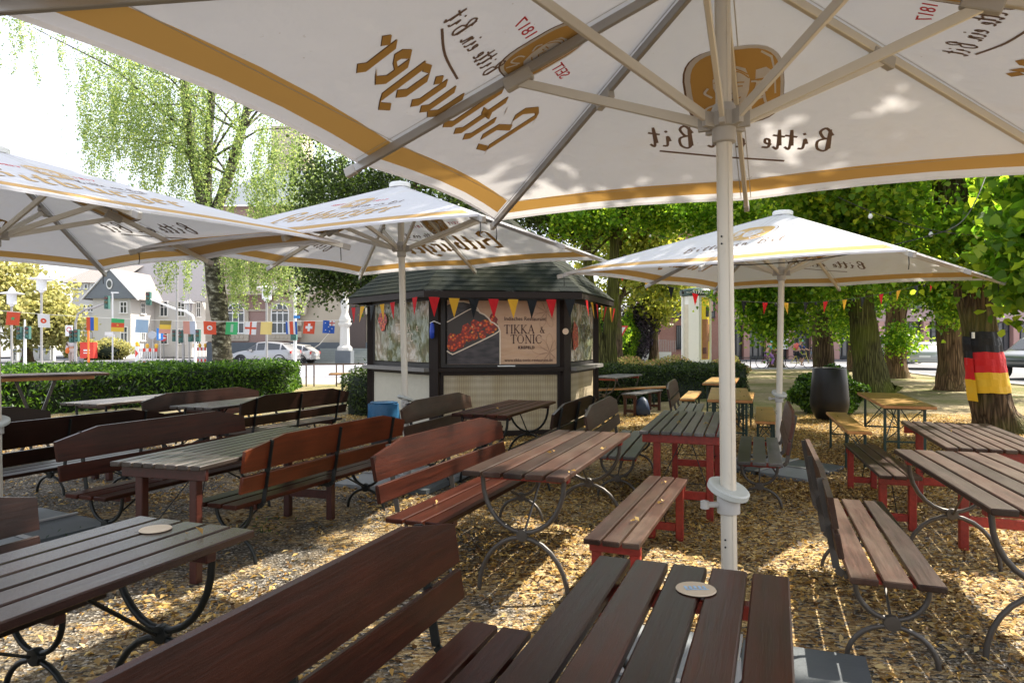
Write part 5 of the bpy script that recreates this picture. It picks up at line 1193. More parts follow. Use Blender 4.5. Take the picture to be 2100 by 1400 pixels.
def window(parent, cx, y, z0, z1, w, nx=2, nz=2, fm_=None, fw=.09, arch_=False, nrm='y', trim=None):
    """window in a wall facing -Y (nrm y) or +X (nrm x); y = coordinate of the wall face"""
    fr = (lambda u, d, v: Vector((cx+u, y-d, v))) if nrm == 'y' else (lambda u, d, v: Vector((y+d, cx+u, v)))
    f = MB(); h = z1-z0
    rect = lambda m_, u0, u1, v0, v1, d0, d1: m_.ext([(u0, v0), (u1, v0), (u1, v1), (u0, v1)], fr, d0, d1)
    if arch_:
        zs = z1-w/2; out = [(-w/2, z0)]+[(-w/2*math.cos(a), zs+w/2*math.sin(a)) for a in np.linspace(0, PI, 13)]+[(w/2, z0)]
        gm = MB(); gm.add([fr(u, .02, v) for u, v in out], [tuple(range(len(out)))]); 
        pts = [(u, v) for u, v in out]
        for a, b in zip(pts[:-1], pts[1:]): f.beam(fr(a[0], .05, a[1]), fr(b[0], .05, b[1]), fw, fw)
    else:
        gm = MB(); gm.add([fr(-w/2, .02, z0), fr(w/2, .02, z0), fr(w/2, .02, z1), fr(-w/2, .02, z1)], [(0, 1, 2, 3)])
        rect(f, -w/2-fw/2, -w/2+fw/2, z0, z1, 0, .08); rect(f, w/2-fw/2, w/2+fw/2, z0, z1, 0, .08); rect(f, -w/2-fw/2, w/2+fw/2, z1, z1+fw, 0, .081)
    rect(f, -w/2-fw, w/2+fw, z0-fw, z0, 0, .14)
    for i in range(1, nx): u = -w/2+w*i/nx; rect(f, u-fw*.35, u+fw*.35, z0, z1-(w*.12 if arch_ else 0), .03, .07)
    for j in range(1, nz): v = z0+h*(.62 if nz == 2 else j/nz); rect(f, -w/2, w/2, v-fw*.35, v+fw*.35, .032, .072)
    wo = f.build('window', fm_ or M['white'], parent); gm.build('pane', glassm, wo); return wo
# white gabled house
Y0 = 60; H = empty('white_house', (B2(225, Y0), Y0, 0)); tag(H, 'white house with a dark slate gable and an oval window', 'house'); ox = H.location.x
lx = lambda px: B2(px, Y0)-ox
e_l, e_r, xa = lx(190), lx(268), lx(230); ze = HZ(612, Y0); za = HZ(550, Y0)
m = MB(); m.box(((e_l+e_r)/2, 2.0, ze/2), (e_r-e_l, 4.0, ze)); m.box(((e_l+e_r)/2, -.02, .45), (e_r-e_l+.06, 4.1, .9), mi=1)
m.box((e_r-1.0, 8, ze/2), (9.0, 8, ze)); m.build('wall', [white_wall, plain('grey_plinth', (.5, .5, .5), .8)], H)
gl, gr = lx(172), lx(289)
m = MB(); m.ext([(gl+.25, ze), (gr-.25, ze), (xa, za-.15)], lambda u, d, v: Vector((u, d, v)), -.35, -.25); m.build('slate_gable', slate, H)
m = MB()
for (ax, az, bx, bz) in ((gl, ze-.1, xa, za), (xa, za, gr, ze-.1)):
    m.add([(ax, -.5, az), (bx, -.5, bz), (bx, 8, bz), (ax, 8, az)], [(0, 1, 2, 3)], 0); m.beam((ax, -.42, az-.06), (bx, -.42, bz-.06), .1, .16, 1, up=(0, 1, 0))
m.add([(-4.5, 4, ze), (8.5, 4, ze), (8.5, 8, ze+4.6), (-4.5, 8, ze+4.6)], [(0, 1, 2, 3)], 2); m.add([(8.5, 4, ze), (8.5, 12, ze), (8.5, 8, ze+4.6)], [(0, 1, 2)], 3)
m.build('roof', [rooft, M['white'], plain('grey_roof', (.22, .21, .22), .8), white_wall], H)
ov = MB(); ov.lathe([(.01, -.02), (.34, -.02), (.34, .03), (.01, .03)], 24, (xa, -.4, HZ(583, Y0)), M=Matrix.Rotation(PI/2, 3, 'X')); oo = ov.build('oval_window', M['white'], H); oo.scale = (.8, 1, 1); 
for v in oo.data.vertices: v.co.x = xa/.8+(v.co.x-xa); v.co.z = HZ(583, Y0)+(v.co.z-HZ(583, Y0))*1.35
g_ = MB(); g_.add([(xa+.2*math.cos(a), -.45, HZ(583, Y0)+.32*math.sin(a)) for a in np.linspace(0, 2*PI, 17)[:-1]], [tuple(range(16))]); g_.build('pane', glassm, H)
window(H, lx(254), 0, HZ(641, Y0), HZ(620, Y0), .6); window(H, lx(255), 0, HZ(700, Y0), HZ(671, Y0), .6)
window(H, 1.9, e_r, HZ(641, Y0), HZ(620, Y0), .7, nrm='x'); window(H, 1.9, e_r, HZ(698, Y0), HZ(671, Y0), .7, nrm='x')
for zz in (1.3, 3.9):
    for yy in (5.2, 7.4, 9.6): window(H, yy, e_r+3.5, zz, zz+1.3, .8, nrm='x')
    for xx in (e_r+.9, e_r+2.5): window(H, xx, 4, zz, zz+1.3, .7)
# rear wing with the tiled roof
Y1 = 63; A_ = empty('rear_wing_house', (B2(168, Y1), Y1, 0)); tag(A_, 'plain white building with a tiled hipped roof behind the slate-gabled house', 'house'); ax_ = A_.location.x
q = lambda px: B2(px, Y1)-ax_
m = MB(); m.box((1.0, 5, HZ(580, Y1)/2), (q(215)-q(132), 10, HZ(580, Y1))); m.build('wall', white_wall, A_)
m = MB(); zr, zt_ = HZ(580, Y1), HZ(553, Y1)+1.2; m.add([(q(128)-.1, -.4, zr), (q(245), -.4, zr), (q(245), 5, zt_), (q(150), 5, zt_), (q(128)-.1, 10, zr)], [(0, 1, 2, 3), (0, 3, 4)]); m.build('roof', rooft, A_)
for px in (149, 163, 177, 191): window(A_, q(px), 0, HZ(591, Y1), HZ(584, Y1), .3, 1, 1)
for (px, a, b) in ((170, 640, 626), (186, 638, 626), (168, 699, 684)): window(A_, q(px), 0, HZ(a, Y1), HZ(b, Y1), .6)
m = MB(); m.box((q(196), -.04, (HZ(681, Y1)+.2)/2), (.5, .1, HZ(681, Y1)-.2)); m.build('door', plain('brown_door', (.22, .09, .05), .6), A_)
# houses further down the side street
for i, (px0, px1, Y, top, c, lab) in enumerate(((308, 345, 74, 500, (.42, .32, .27), 'pinkish gabled house left of the slim white gable'), (346, 398, 80, 560, (.56, .54, .5), 'slim white house with a pointed gable between the poles'), (398, 428, 70, 580, (.52, .5, .46), 'white house front directly left of the birch trunk'))):
    x0_, x1_ = B2(px0, Y), B2(px1, Y); o = empty('gabled_house', ((x0_+x1_)/2, Y, 0)); tag(o, lab, 'house', 'houses down the side street'); w = (x1_-x0_)/2; ee = HZ(610, Y); tp = HZ(top, Y)
    wm = plain('render_%d' % i, c, .85, 0, .05, 2); m = MB(); m.ext([(-w, 0), (w, 0), (w, ee), (0, tp), (-w, ee)], lambda u, d, v: Vector((u, d, v)), 0, 8); m.build('wall', wm, o)
    m = MB()
    for s in (-1, 1): m.beam((s*(w+.2), -.1, ee-.2), (0, -.1, tp+.1), .3, .12, up=(0, 1, 0)); m.add([(s*(w+.2), -.1, ee-.14), (0, -.1, tp+.16), (0, 8, tp+.16), (s*(w+.2), 8, ee-.14)], [(0, 1, 2, 3)])
    m.build('roof', slate, o)
    for zz in (1.2, 4.0, 6.6):
        for s in (-.5, .5):
            if zz < ee: window(o, s*w, 0, zz, zz+1.5, .8, 2, 2)
# brick town hall with arched windows and tower
Yb = 48; T = empty('town_hall', (B2(520, Yb), Yb, 0)); tag(T, 'pink brick building with arched windows, pale stone trim and a dark plinth behind the birch', 'building'); tx_ = T.location.x
t_ = lambda px: B2(px, Yb)-tx_
m = MB(); x0_, x1_ = t_(426), t_(612); m.box(((x0_+x1_)/2, 6, 5.5), (x1_-x0_, 12, 11)); m.build('wall', pinkbrick, T)
m = MB(); x2_ = t_(800); m.box(((x1_+x2_)/2, 6.3, 5.8), (x2_-x1_, 12, 11.6)); m.box((t_(600)+.0, -.05, 6), (.5, .1, 9.0)); m.box((t_(430), -.05, 6), (.5, .1, 9.0))
for k in range(9): m.box((t_(612)-.1*(k % 2), -.06, 2.0+k*.8), (.5+.2*(k % 2), .13, .4)); m.box((t_(430)+.1*(k % 2), -.06, 2.0+k*.8), (.5+.2*(k % 2), .13, .4))
m.box((t_(520), -.04, HZ(636, Yb)), (x1_-x0_-.2, .1, .14)); m.build('stone_front', cream_wall, T)
m = MB(); m.box((t_(520), -.15, HZ(702, Yb)/2), (t_(608)-t_(424), .4, HZ(702, Yb))); m.box((t_(700), .1, HZ(702, Yb)/2), (t_(795)-t_(612), .4, HZ(702, Yb))); m.build('plinth', plinthm, T)
for px in (484, 575):
    w = 1.22; z0, z1 = HZ(682, Yb), HZ(622, Yb)
    tr = MB(); zs = z1-w/2
    for a in np.linspace(0, PI, 10)[:-1]:
        b = a+PI/9; tr.beam((t_(px)-(w/2+.17)*math.cos(a), -.06, zs+(w/2+.17)*math.sin(a)), (t_(px)-(w/2+.17)*math.cos(b), -.06, zs+(w/2+.17)*math.sin(b)), .28, .14, up=(0, 1, 0))
    tr.box((t_(px), -.08, z1+.32), (.3, .2, .4)); tr.box((t_(px)-w/2-.17, -.06, (zs+z0)/2), (.27, .14, zs-z0)); tr.box((t_(px)+w/2+.17, -.06, (zs+z0)/2), (.27, .14, zs-z0)); tr.box((t_(px), -.05, z0-.3), (w+.6, .12, .56))
    for k in range(4): tr.lathe([(.05, -.02), (.13, -.02), (.13, .03), (.05, .03)], 10, (t_(px)-.45+.3*k, -.12, z0-.3), M=Matrix.Rotation(PI/2, 3, 'X'))
    tr.build('window_surround', cream_wall, T); window(T, t_(px), -.02, z0, z1, w, 3, 3, None, .09, True)
m = MB(); m.box((t_(528), -.5, HZ(604, Yb)), (3.6, 1.1, .14)); m.box((t_(528), -1.0, HZ(590, Yb)), (3.6, .12, .9)); m.build('balcony', cream_wall, T)
m = MB(); m.box((t_(730), -.02, 2.7), (1.4, .2, 3.4)); m.build('door', plain('dark_wood_door', (.07, .05, .045), .6), T)
ar = MB()
for a in np.linspace(0, PI, 13)[:-1]: b = a+PI/12; ar.beam((t_(690)-2.3*math.cos(a), -.1, 3.4+2.2*math.sin(a)), (t_(690)-2.3*math.cos(b), -.1, 3.4+2.2*math.sin(b)), .4, .3, up=(0, 1, 0))
ar.build('entrance_arch', cream_wall, T)
m = MB(); m.box((t_(466), -.26, .5), (.9, .04, .8)); m.build('cellar_window', glassm, T)
tw = MB(); m = tw; m.box((t_(516), 9, 9.5), (B2(548, 57)-B2(486, 57), 3, 19)); m.box((t_(516), 9, 13.2), (3.3, 3.3, .4)); m.box((t_(516), 9, 16.4), (3.1, 3.2, .3)); m.build('tower', plain('tower_stone', (.5, .42, .36), .9, 0, .15, 1), T)
m = MB(); m.add([(x0_-.4, -.5, 11), (t_(800), -.5, 11), (t_(800), 6, 15), (x0_+2, 6, 15)], [(0, 1, 2, 3)]); m.build('roof', slate, T)
stp = MB()
for k in range(6): stp.box((B2(694, 46)+.0, 46.2+k*.3, .09+k*.17), (4.6-.25*k, .32, .16))
tag(stp.build('stone_steps', plain('grey_green_steps', (.24, .26, .25), .8, 0, .15, 4)), 'grey stone steps up to the town hall entrance', 'steps')
hr = MB(); hr.tube([(B2(633, 46.3), 46.2, .8), (B2(655, 46.3), 46.3, 1.3), (B2(668, 46.3), 47.5, 2.2)], .03, 6); tag(hr.build('handrail', M['alu']), 'thin handrail left of the stone steps', 'handrail')
col = empty('entrance_column', (B2(707, 45), 45, 0)); tag(col, 'white stone column carrying a statue in front of the town hall steps', 'column')
z = lambda py: HZ(py, 45)
m = MB(); m.box((0, 0, .45), (1.0, 1.0, .9)); m.build('base', plinthm, col)
m = MB(); m.lathe([(.5, .9), (.5, 1.1), (.34, 1.25), (.3, z(670)), (.38, z(668)), (.45, z(665)), (.45, z(662)), (.2, z(660))], 8); m.build('shaft', white_wall, col)
m = MB(); m.lathe([(.36, z(661)), (.4, z(655)), (.3, z(648)), (.22, z(640)), (.28, z(628)), (.26, z(615)), (.12, z(610)), (.14, z(602)), (.03, z(598))], 10); m.build('statue', white_wall, col, 60)
# modern brick corner building, shops along the right
Yc = 56; K1 = empty('corner_building', (B2(1352, Yc), Yc, 0)); tag(K1, 'red brick corner building with dark windows behind the advertising column', 'building'); c_ = lambda px: B2(px, Yc)-K1.location.x
m = MB(); m.box(((c_(1352)+c_(1475))/2, 5, 7), (c_(1475)-c_(1352), 10, 14)); m.build('wall', redbrick, K1)
dkf = plain('dark_window_frame', (.03, .035, .04), .4)
for (px, w, a, b) in ((1386, .75, 650, 606), (1386, .75, 586, 565), (1412, .9, 650, 606), (1392, .35, 714, 669), (1450, 1.2, 650, 606), (1386, .75, 535, 510)): window(K1, c_(px), 0, HZ(a, Yc), HZ(b, Yc), w, 2, 1, dkf, .07)
m = MB(); m.box((c_(1425), -.3, HZ(640, Yc)), (2.6, .6, .12)); m.box((c_(1425), -.58, HZ(630, Yc)), (2.6, .04, .9)); m.build('balcony', plain('pink_balcony', (.6, .35, .32), .7), K1)
Ys = 58; K2 = empty('shop_building', (B2(1478, Ys), Ys, 0)); tag(K2, 'long mauve brick building with a glazed ground floor behind the cyclists and cars', 'building'); s2 = lambda px: B2(px, Ys)-K2.location.x
m = MB(); xr = s2(2400); m.box((xr/2, 5, 9.5), (xr, 10, 12.6)); m.box((xr/2, 5.3, 1.6), (xr, 9.4, 3.2)); m.build('wall', shopbrick, K2)
glm = NT('shop_glass'); glm.base((.12, .12, .125)); glm.set(.12, 0, .8); glm = glm.m
px = 1484; i = 0
pil = MB()
while px < 2360:
    pil.box((s2(px), .1, 1.6), (.5, .5, 3.2)); w = s2(px+46)-s2(px)-.5; cxp = (s2(px)+s2(px+46))/2
    f = MB(); f.box((cxp, .45, 1.6), (w, .05, 3.0)); fo = f.build('shop_window', glm, K2)
    f = MB()
    for k in range(4): f.box((cxp-w/2+w*k/3, .36, 1.6), (.07, .08, 3.1))
    f.box((cxp, .37, 2.35), (w, .06, .06)); f.box((cxp, .38, .15), (w, .09, .25)); f.build('frame', dkf, fo)
    for zz in (4.4, 7.8, 11.2): window(K2, cxp, 0, zz, zz+1.7, 1.3, 2, 1, dkf, .08)
    px += 46; i += 1
pil.build('pillar', plain('pink_pillar', (.48, .28, .25), .8, 0, .1, 2), K2)
m = MB(); m.box((s2(1614), -.06, HZ(697, Ys)), (.72, .03, 1.55), mi=0)
for s in (-1, 1): m.beam((s2(1614)-.2, -.09, HZ(690, Ys)+.15*s), (s2(1614)+.2, -.09, HZ(690, Ys)-.15*s), .05, .02, 1)
po = m.build('poster', [M['white'], M['redprint']], K2)
m = MB(); m.add([(s2(1648), -.9, HZ(683, Ys)), (s2(1672), -.9, HZ(683, Ys)), (s2(1672), 0, HZ(668, Ys)), (s2(1648), 0, HZ(668, Ys))], [(0, 1, 2, 3)]); m.box((s2(1660), -.9, HZ(685, Ys)), (1.0, .03, .2)); m.build('awning', plain('charcoal_awning', (.05, .05, .07), .8), K2)
tl = MB(); tl.add([(s2(1480), -.3, 15.8), (s2(1700), -.3, 15.8), (s2(1700), 6, 19.5), (s2(1480), 6, 19.5)], [(0, 1, 2, 3)]); tl.build('roof', rooft, K2)
# garden wall, pillar and glass fence beside the brick corner
m = MB(); m.box((B2(1322, 52), 52, .35), (4.0, .3, .7)); tag(m.build('garden_wall', M['white']), 'low white garden wall left of the brick corner building', 'wall')
m = MB(); m.box((B2(1325, 52.6), 52.6, 1.4), (.65, .5, 2.8)); tag(m.build('gate_pillar', white_wall), 'white gate pillar standing on the low garden wall', 'pillar')
m = MB()
for k in range(26): m.box((B2(1298, 52.4)+k*.13, 52.35, 1.15), (.03, .03, .9))
m.box((B2(1321, 52.4), 52.35, 1.6), (3.4, .04, .04)); tag(m.build('railing', M['alu_dark']), 'metal railing on the low garden wall', 'railing')
# advertising column
ac = empty('advertising_column', (B2(1428, 34), 34, 0)); tag(ac, 'round advertising column with a dark green band, white ribs and a yellow poster', 'advertising column')
dg = plain('dark_green_paint', (.02, .06, .05), .4)
za_ = lambda py: HZ(py, 34)
m = MB(); m.lathe([(.74, 0), (.74, .3), (.7, .42), (.5, .42)], 32); m.build('base', plain('grey_green_base', (.2, .28, .26), .6), ac, 40)
m = MB(); m.lathe([(.62, .4), (.62, za_(608)), (.5, za_(608))], 32); m.build('drum', M['white'], ac, 40)
m = MB(); m.lathe([(.7, za_(607)), (.8, za_(606)), (.82, za_(597)), (.76, za_(594)), (.2, za_(590))], 36); m.build('top_band', dg, ac, 40)
yel = plain('yellow_poster', (.85, .62, .02), .5); brn = plain('brown_print', (.35, .15, .06), .6, 0, .4, 6); bge = plain('beige_poster', (.55, .5, .4), .5, 0, .2, 5)
def cyl(m_, a0, a1, z0, z1, rr, mi=0):
    N = 8
    for i in range(N):
        b0, b1 = a0+(a1-a0)*i/N, a0+(a1-a0)*(i+1)/N
        m_.add([(rr*math.cos(b0), rr*math.sin(b0), z0), (rr*math.cos(b1), rr*math.sin(b1), z0), (rr*math.cos(b1), rr*math.sin(b1), z1), (rr*math.cos(b0), rr*math.sin(b0), z1)], [(0, 1, 2, 3)], mi)
m = MB(); cyl(m, R(-82), R(-18), .62, za_(611), .632); cyl(m, R(-80), R(-40), .64, za_(655), .638, 1); cyl(m, R(-70), R(-30), za_(700), za_(665), .64, 1); cyl(m, R(-60), R(-35), za_(650), za_(630), .64, 2); cyl(m, R(-78), R(-55), za_(725), za_(712), .643, 3)
cyl(m, R(-170), R(-125), .62, za_(625), .632, 4)
m.build('poster', [yel, brn, M['black'], M['orange'], bge], ac)
m = MB()
for a in (-115, -12, 90, 180): m.box((.66*math.cos(R(a)), .66*math.sin(R(a)), (za_(608)+.4)/2), (.12, .5 if a == -115 else .2, za_(608)-.42), R(a))
m.build('rib', M['white'], ac)
text_mesh('STRÖER', .24, ac, M['white'], (.03, -.83, za_(604)), (PI/2, 0, 0), extrude=.01, bold=.004)
for s in (-1, 1):
    st = MB()
    for q in range(3): a = R(-90+s*(33+q*7)); st.add([(.825*math.cos(a)+.05*(1 if i % 2 == 0 else .4)*math.sin(i*PI/5), .825*math.sin(a)-.01, za_(601)+.05*(1 if i % 2 == 0 else .4)*math.cos(i*PI/5)) for i in range(10)], [tuple(range(10))])
    st.build('star', M['white'], ac)
# rail with posts
m = MB(); Yr = 22.8
m.beam((B2(605, Yr), Yr, .74), (B2(742, Yr), Yr+.3, .74), .05, .04)
for px in (628, 644, 690, 704): m.beam((B2(px, Yr), Yr, 0), (B2(px, Yr), Yr, .72), .04, .04)
tag(m.build('rail', plain('rusty_steel', (.12, .08, .06), .7)), 'low rail on thin posts at the end of the left hedge', 'railing')
m = MB(); m.beam((B2(1500, 37.2), 37.2, .62), (B2(1590, 37.2), 37.2, .62), .05, .05)
for px in (1510, 1539, 1575): m.beam((B2(px, 37.2), 37.2, 0), (B2(px, 37.2), 37.2, .6), .05, .05)
tag(m.build('rail', plain('dark_rail', (.06, .06, .07), .6)), 'low rail at the kerb behind the large cream pole', 'railing')

# ---------------------------------------------------------------- street furniture on the left
def post_lamp(label, px, Y, ptop, base=0, r_=.06, wide=1.0):
    o = empty('street_lamp', (B2(px, Y), Y, 0)); tag(o, label, 'street lamp', 'post-top lamps with disc hats'); zt = HZ(ptop, Y)
    MB().tube([(0, 0, 0), (0, 0, zt-1.1)], r_, 10).build('post', M['alu_dark'], o)
    m = MB(); m.lathe([(.08, zt-1.15), (.14, zt-1.05), (.24, zt-1.0), (.25, zt-.35), (.2, zt-.3)], 14); m.build('lamp_glass', plain('frosted_glass', (.75, .76, .78), .3), o, 40)
    m = MB(); m.lathe([(.62*wide, zt-.42), (.64*wide, zt-.38), (.2, zt-.3), (.12, zt-.12), (.02, zt)], 20); m.build('hat', M['white'], o, 40); return o
post_lamp('short street lamp with a disc hat at the far left, behind the red flag', 24, 40, 588)
post_lamp('taller street lamp with a disc hat in front of the pale tree', 85, 38, 558)
post_lamp('street lamp with a disc hat in front of the arched windows', 547, 36, 575, wide=.9)
post_lamp('slim far street lamp left of the birch trunk', 388, 56, 612)
def lights(o, x, z, n=3, side=(0, -1), s=1.0, y=0):
    m = MB(); m.box((x, y, z), (.3*s, .26*s, .95*s)); hd = m.build('signal_head', plain('signal_green', (.05, .13, .11), .5), o)
    for k, c in enumerate(('r', 'y', 'g')):
        q = MB(); q.lathe([(.1*s, 0), (.1*s, .12*s)], 12, (x, y-.13*s, z+(.3-.3*k)*s), M=Matrix.Rotation(PI/2, 3, 'X')); q.build('lens', plain('lens_'+c, dict(r=(.08, .03, .03), y=(.07, .06, .03), g=(.03, .1, .08))[c], .3), hd)
def mast(label, px, Y, top, armpx, armpy, heads, side_heads=(), r_=.07, white=False):
    o = empty('traffic_light', (B2(px, Y), Y, 0)); tag(o, label, 'traffic light', 'traffic light masts at the crossing'); zt = HZ(top, Y)
    pts = [(0, 0, 0), (0, 0, 1.2), (0, 0, zt*.7)]
    if armpx is not None:
        ax, az = B2(armpx, Y)-B2(px, Y), HZ(armpy, Y); s = 1 if ax > 0 else -1
        pts += [(0, 0, zt-.9), (.15*s, 0, zt-.35), (.6*s, 0, zt-.05), (1.1*s, 0, zt+.03), (ax, 0, az)]
    else: pts += [(0, 0, zt)]
    rr = [r_*1.3, r_*1.2]+[r_]*(len(pts)-3)+[r_*.6]
    MB().tube(pts, rr, 10).build('mast', M['white'] if white else M['alu_dark'], o, 50)
    if armpx is not None: lights(o, ax, az, s=.85)
    for (hx, hz) in heads: lights(o, B2(hx, Y)-B2(px, Y), HZ(hz, Y), y=-.1, s=.8)
    return o
mast('traffic light mast with an arm reaching right over the road, left of the white house', 155, 42, 632, 220, 620, [(150, 690), (160, 688)])
mast('traffic light mast with a long arm reaching left, just left of the birch', 400, 42, 636, 305, 612, [(393, 688), (408, 688)], white=True)
mast('short traffic light post between the two lamps at the far left', 51, 41, 655, None, None, [(43, 683), (60, 682)], white=True)
mast('short traffic light post between two tall poles left of the birch', 376, 44, 668, None, None, [(360, 688), (373, 690)])
def pole(name, label, px, Y, top, r_=.05, mat='alu_dark', cat='pole', group='thin poles at the crossing'):
    o = MB().tube([(0, 0, 0), (0, 0, HZ(top, Y))], r_, 8).build(name, M[mat] if isinstance(mat, str) else mat, None, None, (B2(px, Y), Y, 0)); return tag(o, label, cat, group)
pole('pole', 'tall grey pole between the traffic lights left of the birch', 363, 40, 545, .07)
pole('pole', 'grey pole right beside the end of the traffic light arm, left of the birch', 388, 43.5, 560, .045)
# street light with curved neck
o = empty('curved_street_light', (B2(605, 34), 34, 0)); tag(o, 'white street light with a curved neck and a small blue sign before the town hall', 'street lamp')
z = lambda py: HZ(py, 34)
MB().tube([(0, 0, 0), (0, 0, z(650)), (0, 0, z(610)), (.06, 0, z(596)), (.25, 0, z(588)), (.75, 0, z(584))], [.09, .075, .06, .055, .05, .05], 10).build('mast', M['white'], o, 60)
m = MB(); m.box((.95, 0, z(584)), (.5, .16, .08)); m.build('lamp_head', M['white'], o)
m = MB(); m.box((.12, -.1, z(650)), (.3, .03, .14)); m.build('street_sign', plain('blue_sign', (.02, .2, .55), .4), o)
lights(o, .0, z(680), s=.9, y=-.15)
# thin lamp in front of the house with street sign
o = empty('side_street_lamp', (B2(231, 45), 45, 0)); tag(o, 'thin pole with a flat lamp and white street sign in front of the white house', 'street lamp')
MB().tube([(0, 0, 0), (0, 0, HZ(600, 45))], .05, 8).build('post', M['white'], o)
m = MB(); m.box((.15, 0, HZ(600, 45)), (.45, .14, .08)); m.build('lamp_head', M['white'], o)
m = MB(); m.box((-.25, -.02, HZ(684, 45)), (.5, .04, .22)); m.box((-.1, .0, HZ(688, 45)), (.5, .03, .15)); m.build('street_sign', M['white'], o)
# orange post and box
op = plain('orange_paint', (.75, .16, .02), .5); rp = plain('red_box_paint', (.7, .05, .03), .5)
pole('orange_post', 'thin bright orange post under the vertical blue flag', 181, 33, 663, .045, op, 'post', None)
m = MB(); m.box((0, 0, .95), (.85, .4, 1.0)); m.box((0, 0, .22), (.12, .12, .44)); o = m.build('letter_box', rp, None, None, (B2(182, 43), 43, 0)); tag(o, 'red box behind the orange post', 'box')
q = MB(); q.box((0, -.21, .95), (.4, .02, .1)); q.box((0, -.21, .78), (.4, .02, .06)); q.build('slot', M['white'], o)
m = MB(); m.lathe([(.16, 0), (.2, .5), (.1, .52)], 12); tag(m.build('litter_bin', plain('grey_bin', (.35, .36, .37), .5), None, 40, (B2(165, 44), 44, 0)), 'grey litter bin left of the red box', 'bin')
# cabinets and gate posts
for (px0, px1, py, Y, c, lab, nm) in ((66, 108, 711, 55, (.5, .52, .55), 'pale grey electric cabinet between the lamps at the far left', 'electric_cabinet'), (30, 40, 716, 54, (.5, .5, .48), 'small graffiti-grey cabinet right of the far left lamp', 'electric_cabinet')):
    o = MB(); w = B2(px1, Y)-B2(px0, Y); h = HZ(py, Y); o.box((0, 0, h/2), (w, .6, h)); o.box((0, 0, h+.02), (w+.08, .66, .06)); o.box((0, -.31, h*.5), (.03, .02, h*.8), mi=1); o.box((w*.25, -.31, h*.6), (.1, .02, .05), mi=1)
    o.box((0, -.31, h*.87), (w*.95, .02, h*.2), mi=2)
    tag(o.build(nm, [plain(nm+str(px0), c, .6), M['black'], plain('grey_blue_strip', (.2, .24, .3), .5)], None, None, ((B2(px0, Y)+B2(px1, Y))/2, Y, 0)), lab, 'cabinet')
for i, (px, lab) in enumerate(((45, 'white gate post beside the small cabinet at the far left'), (109, 'white gate post at the right end of the pale electric cabinet'))):
    m = MB(); m.box((0, 0, .62), (.24, .24, 1.24)); m.box((0, 0, 1.26), (.3, .3, .06)); tag(m.build('gate_post', M['white'], None, None, (B2(px, 53), 53, 0)), lab, 'gate post', 'white gate posts')
# signs
def sign(name, label, px, Y, py, shape, col, r_=.3, cat='road sign'):
    o = empty(name, (B2(px, Y), Y, 0)); tag(o, label, cat, 'road signs'); z = HZ(py, Y)
    MB().tube([(0, 0, 0), (0, 0, z+r_*.6)], .035, 8).build('post', M['alu_dark'], o); m = MB(); F_ = lambda u, d, v: Vector((u, -.06-d, z+v))
    mats = [M['white'], plain(name+'_c', col, .4)]
    if shape == 'tri':
        m.ext([(-r_*1.2, r_), (0, -r_*1.1), (r_*1.2, r_)], F_, 0, .02, 1); m.ext([(-r_*.78, r_*.75), (0, -r_*.65), (r_*.78, r_*.75)], F_, .021, .025, 0)
    elif shape == 'noentry': m.ext([(r_*math.cos(a), r_*math.sin(a)) for a in np.linspace(0, 2*PI, 21)[:-1]], F_, 0, .02, 1); m.ext([(-r_*.7, -.05), (r_*.7, -.05), (r_*.7, .06), (-r_*.7, .06)], F_, .021, .025, 0)
    elif shape == 'blue': m.ext([(-r_*.7, -r_*1.3), (r_*.7, -r_*1.3), (r_*.7, r_*1.3), (-r_*.7, r_*1.3)], F_, 0, .02, 1); m.ext([(-.06, -.3), (.06, -.3), (.06, .1), (-.06, .1)], F_, .021, .025, 0)
    elif shape == 'ring': m.ext([(-r_*.9, -r_*1.3), (r_*.9, -r_*1.3), (r_*.9, r_*1.3), (-r_*.9, r_*1.3)], F_, 0, .02, 0); m.ext([(r_*.6*math.cos(a), r_*.3+r_*.6*math.sin(a)) for a in np.linspace(0, 2*PI, 17)[:-1]], F_, .021, .025, 1); m.ext([(r_*.4*math.cos(a), r_*.3+r_*.4*math.sin(a)) for a in np.linspace(0, 2*PI, 17)[:-1]], F_, .026, .03, 0)
    else: m.ext([(r_*math.cos(a), r_*math.sin(a)) for a in np.linspace(0, 2*PI, 13)[:-1]], F_, 0, .02, 1)
    m.build('sign_plate', mats, o); return o
sign('yield_sign', 'triangular red and white yield sign right of the mossy tree', 1272, 44, 681, 'tri', (.65, .05, .05), .42)
sign('blue_sign', 'blue rectangular sign above the roadworks barrier', 329, 42, 685, 'blue', (.02, .2, .6), .28)
sign('no_entry_sign', 'small red no-entry sign at the far side street', 336, 52, 693, 'noentry', (.6, .05, .05), .25)
sign('grey_sign', 'grey sign seen from behind left of the blue one', 313, 43, 687, 'round', (.4, .42, .45), .26)
sign('ring_sign', 'white sign with a red ring left of the first traffic light mast', 143, 46, 678, 'ring', (.6, .05, .05), .28)
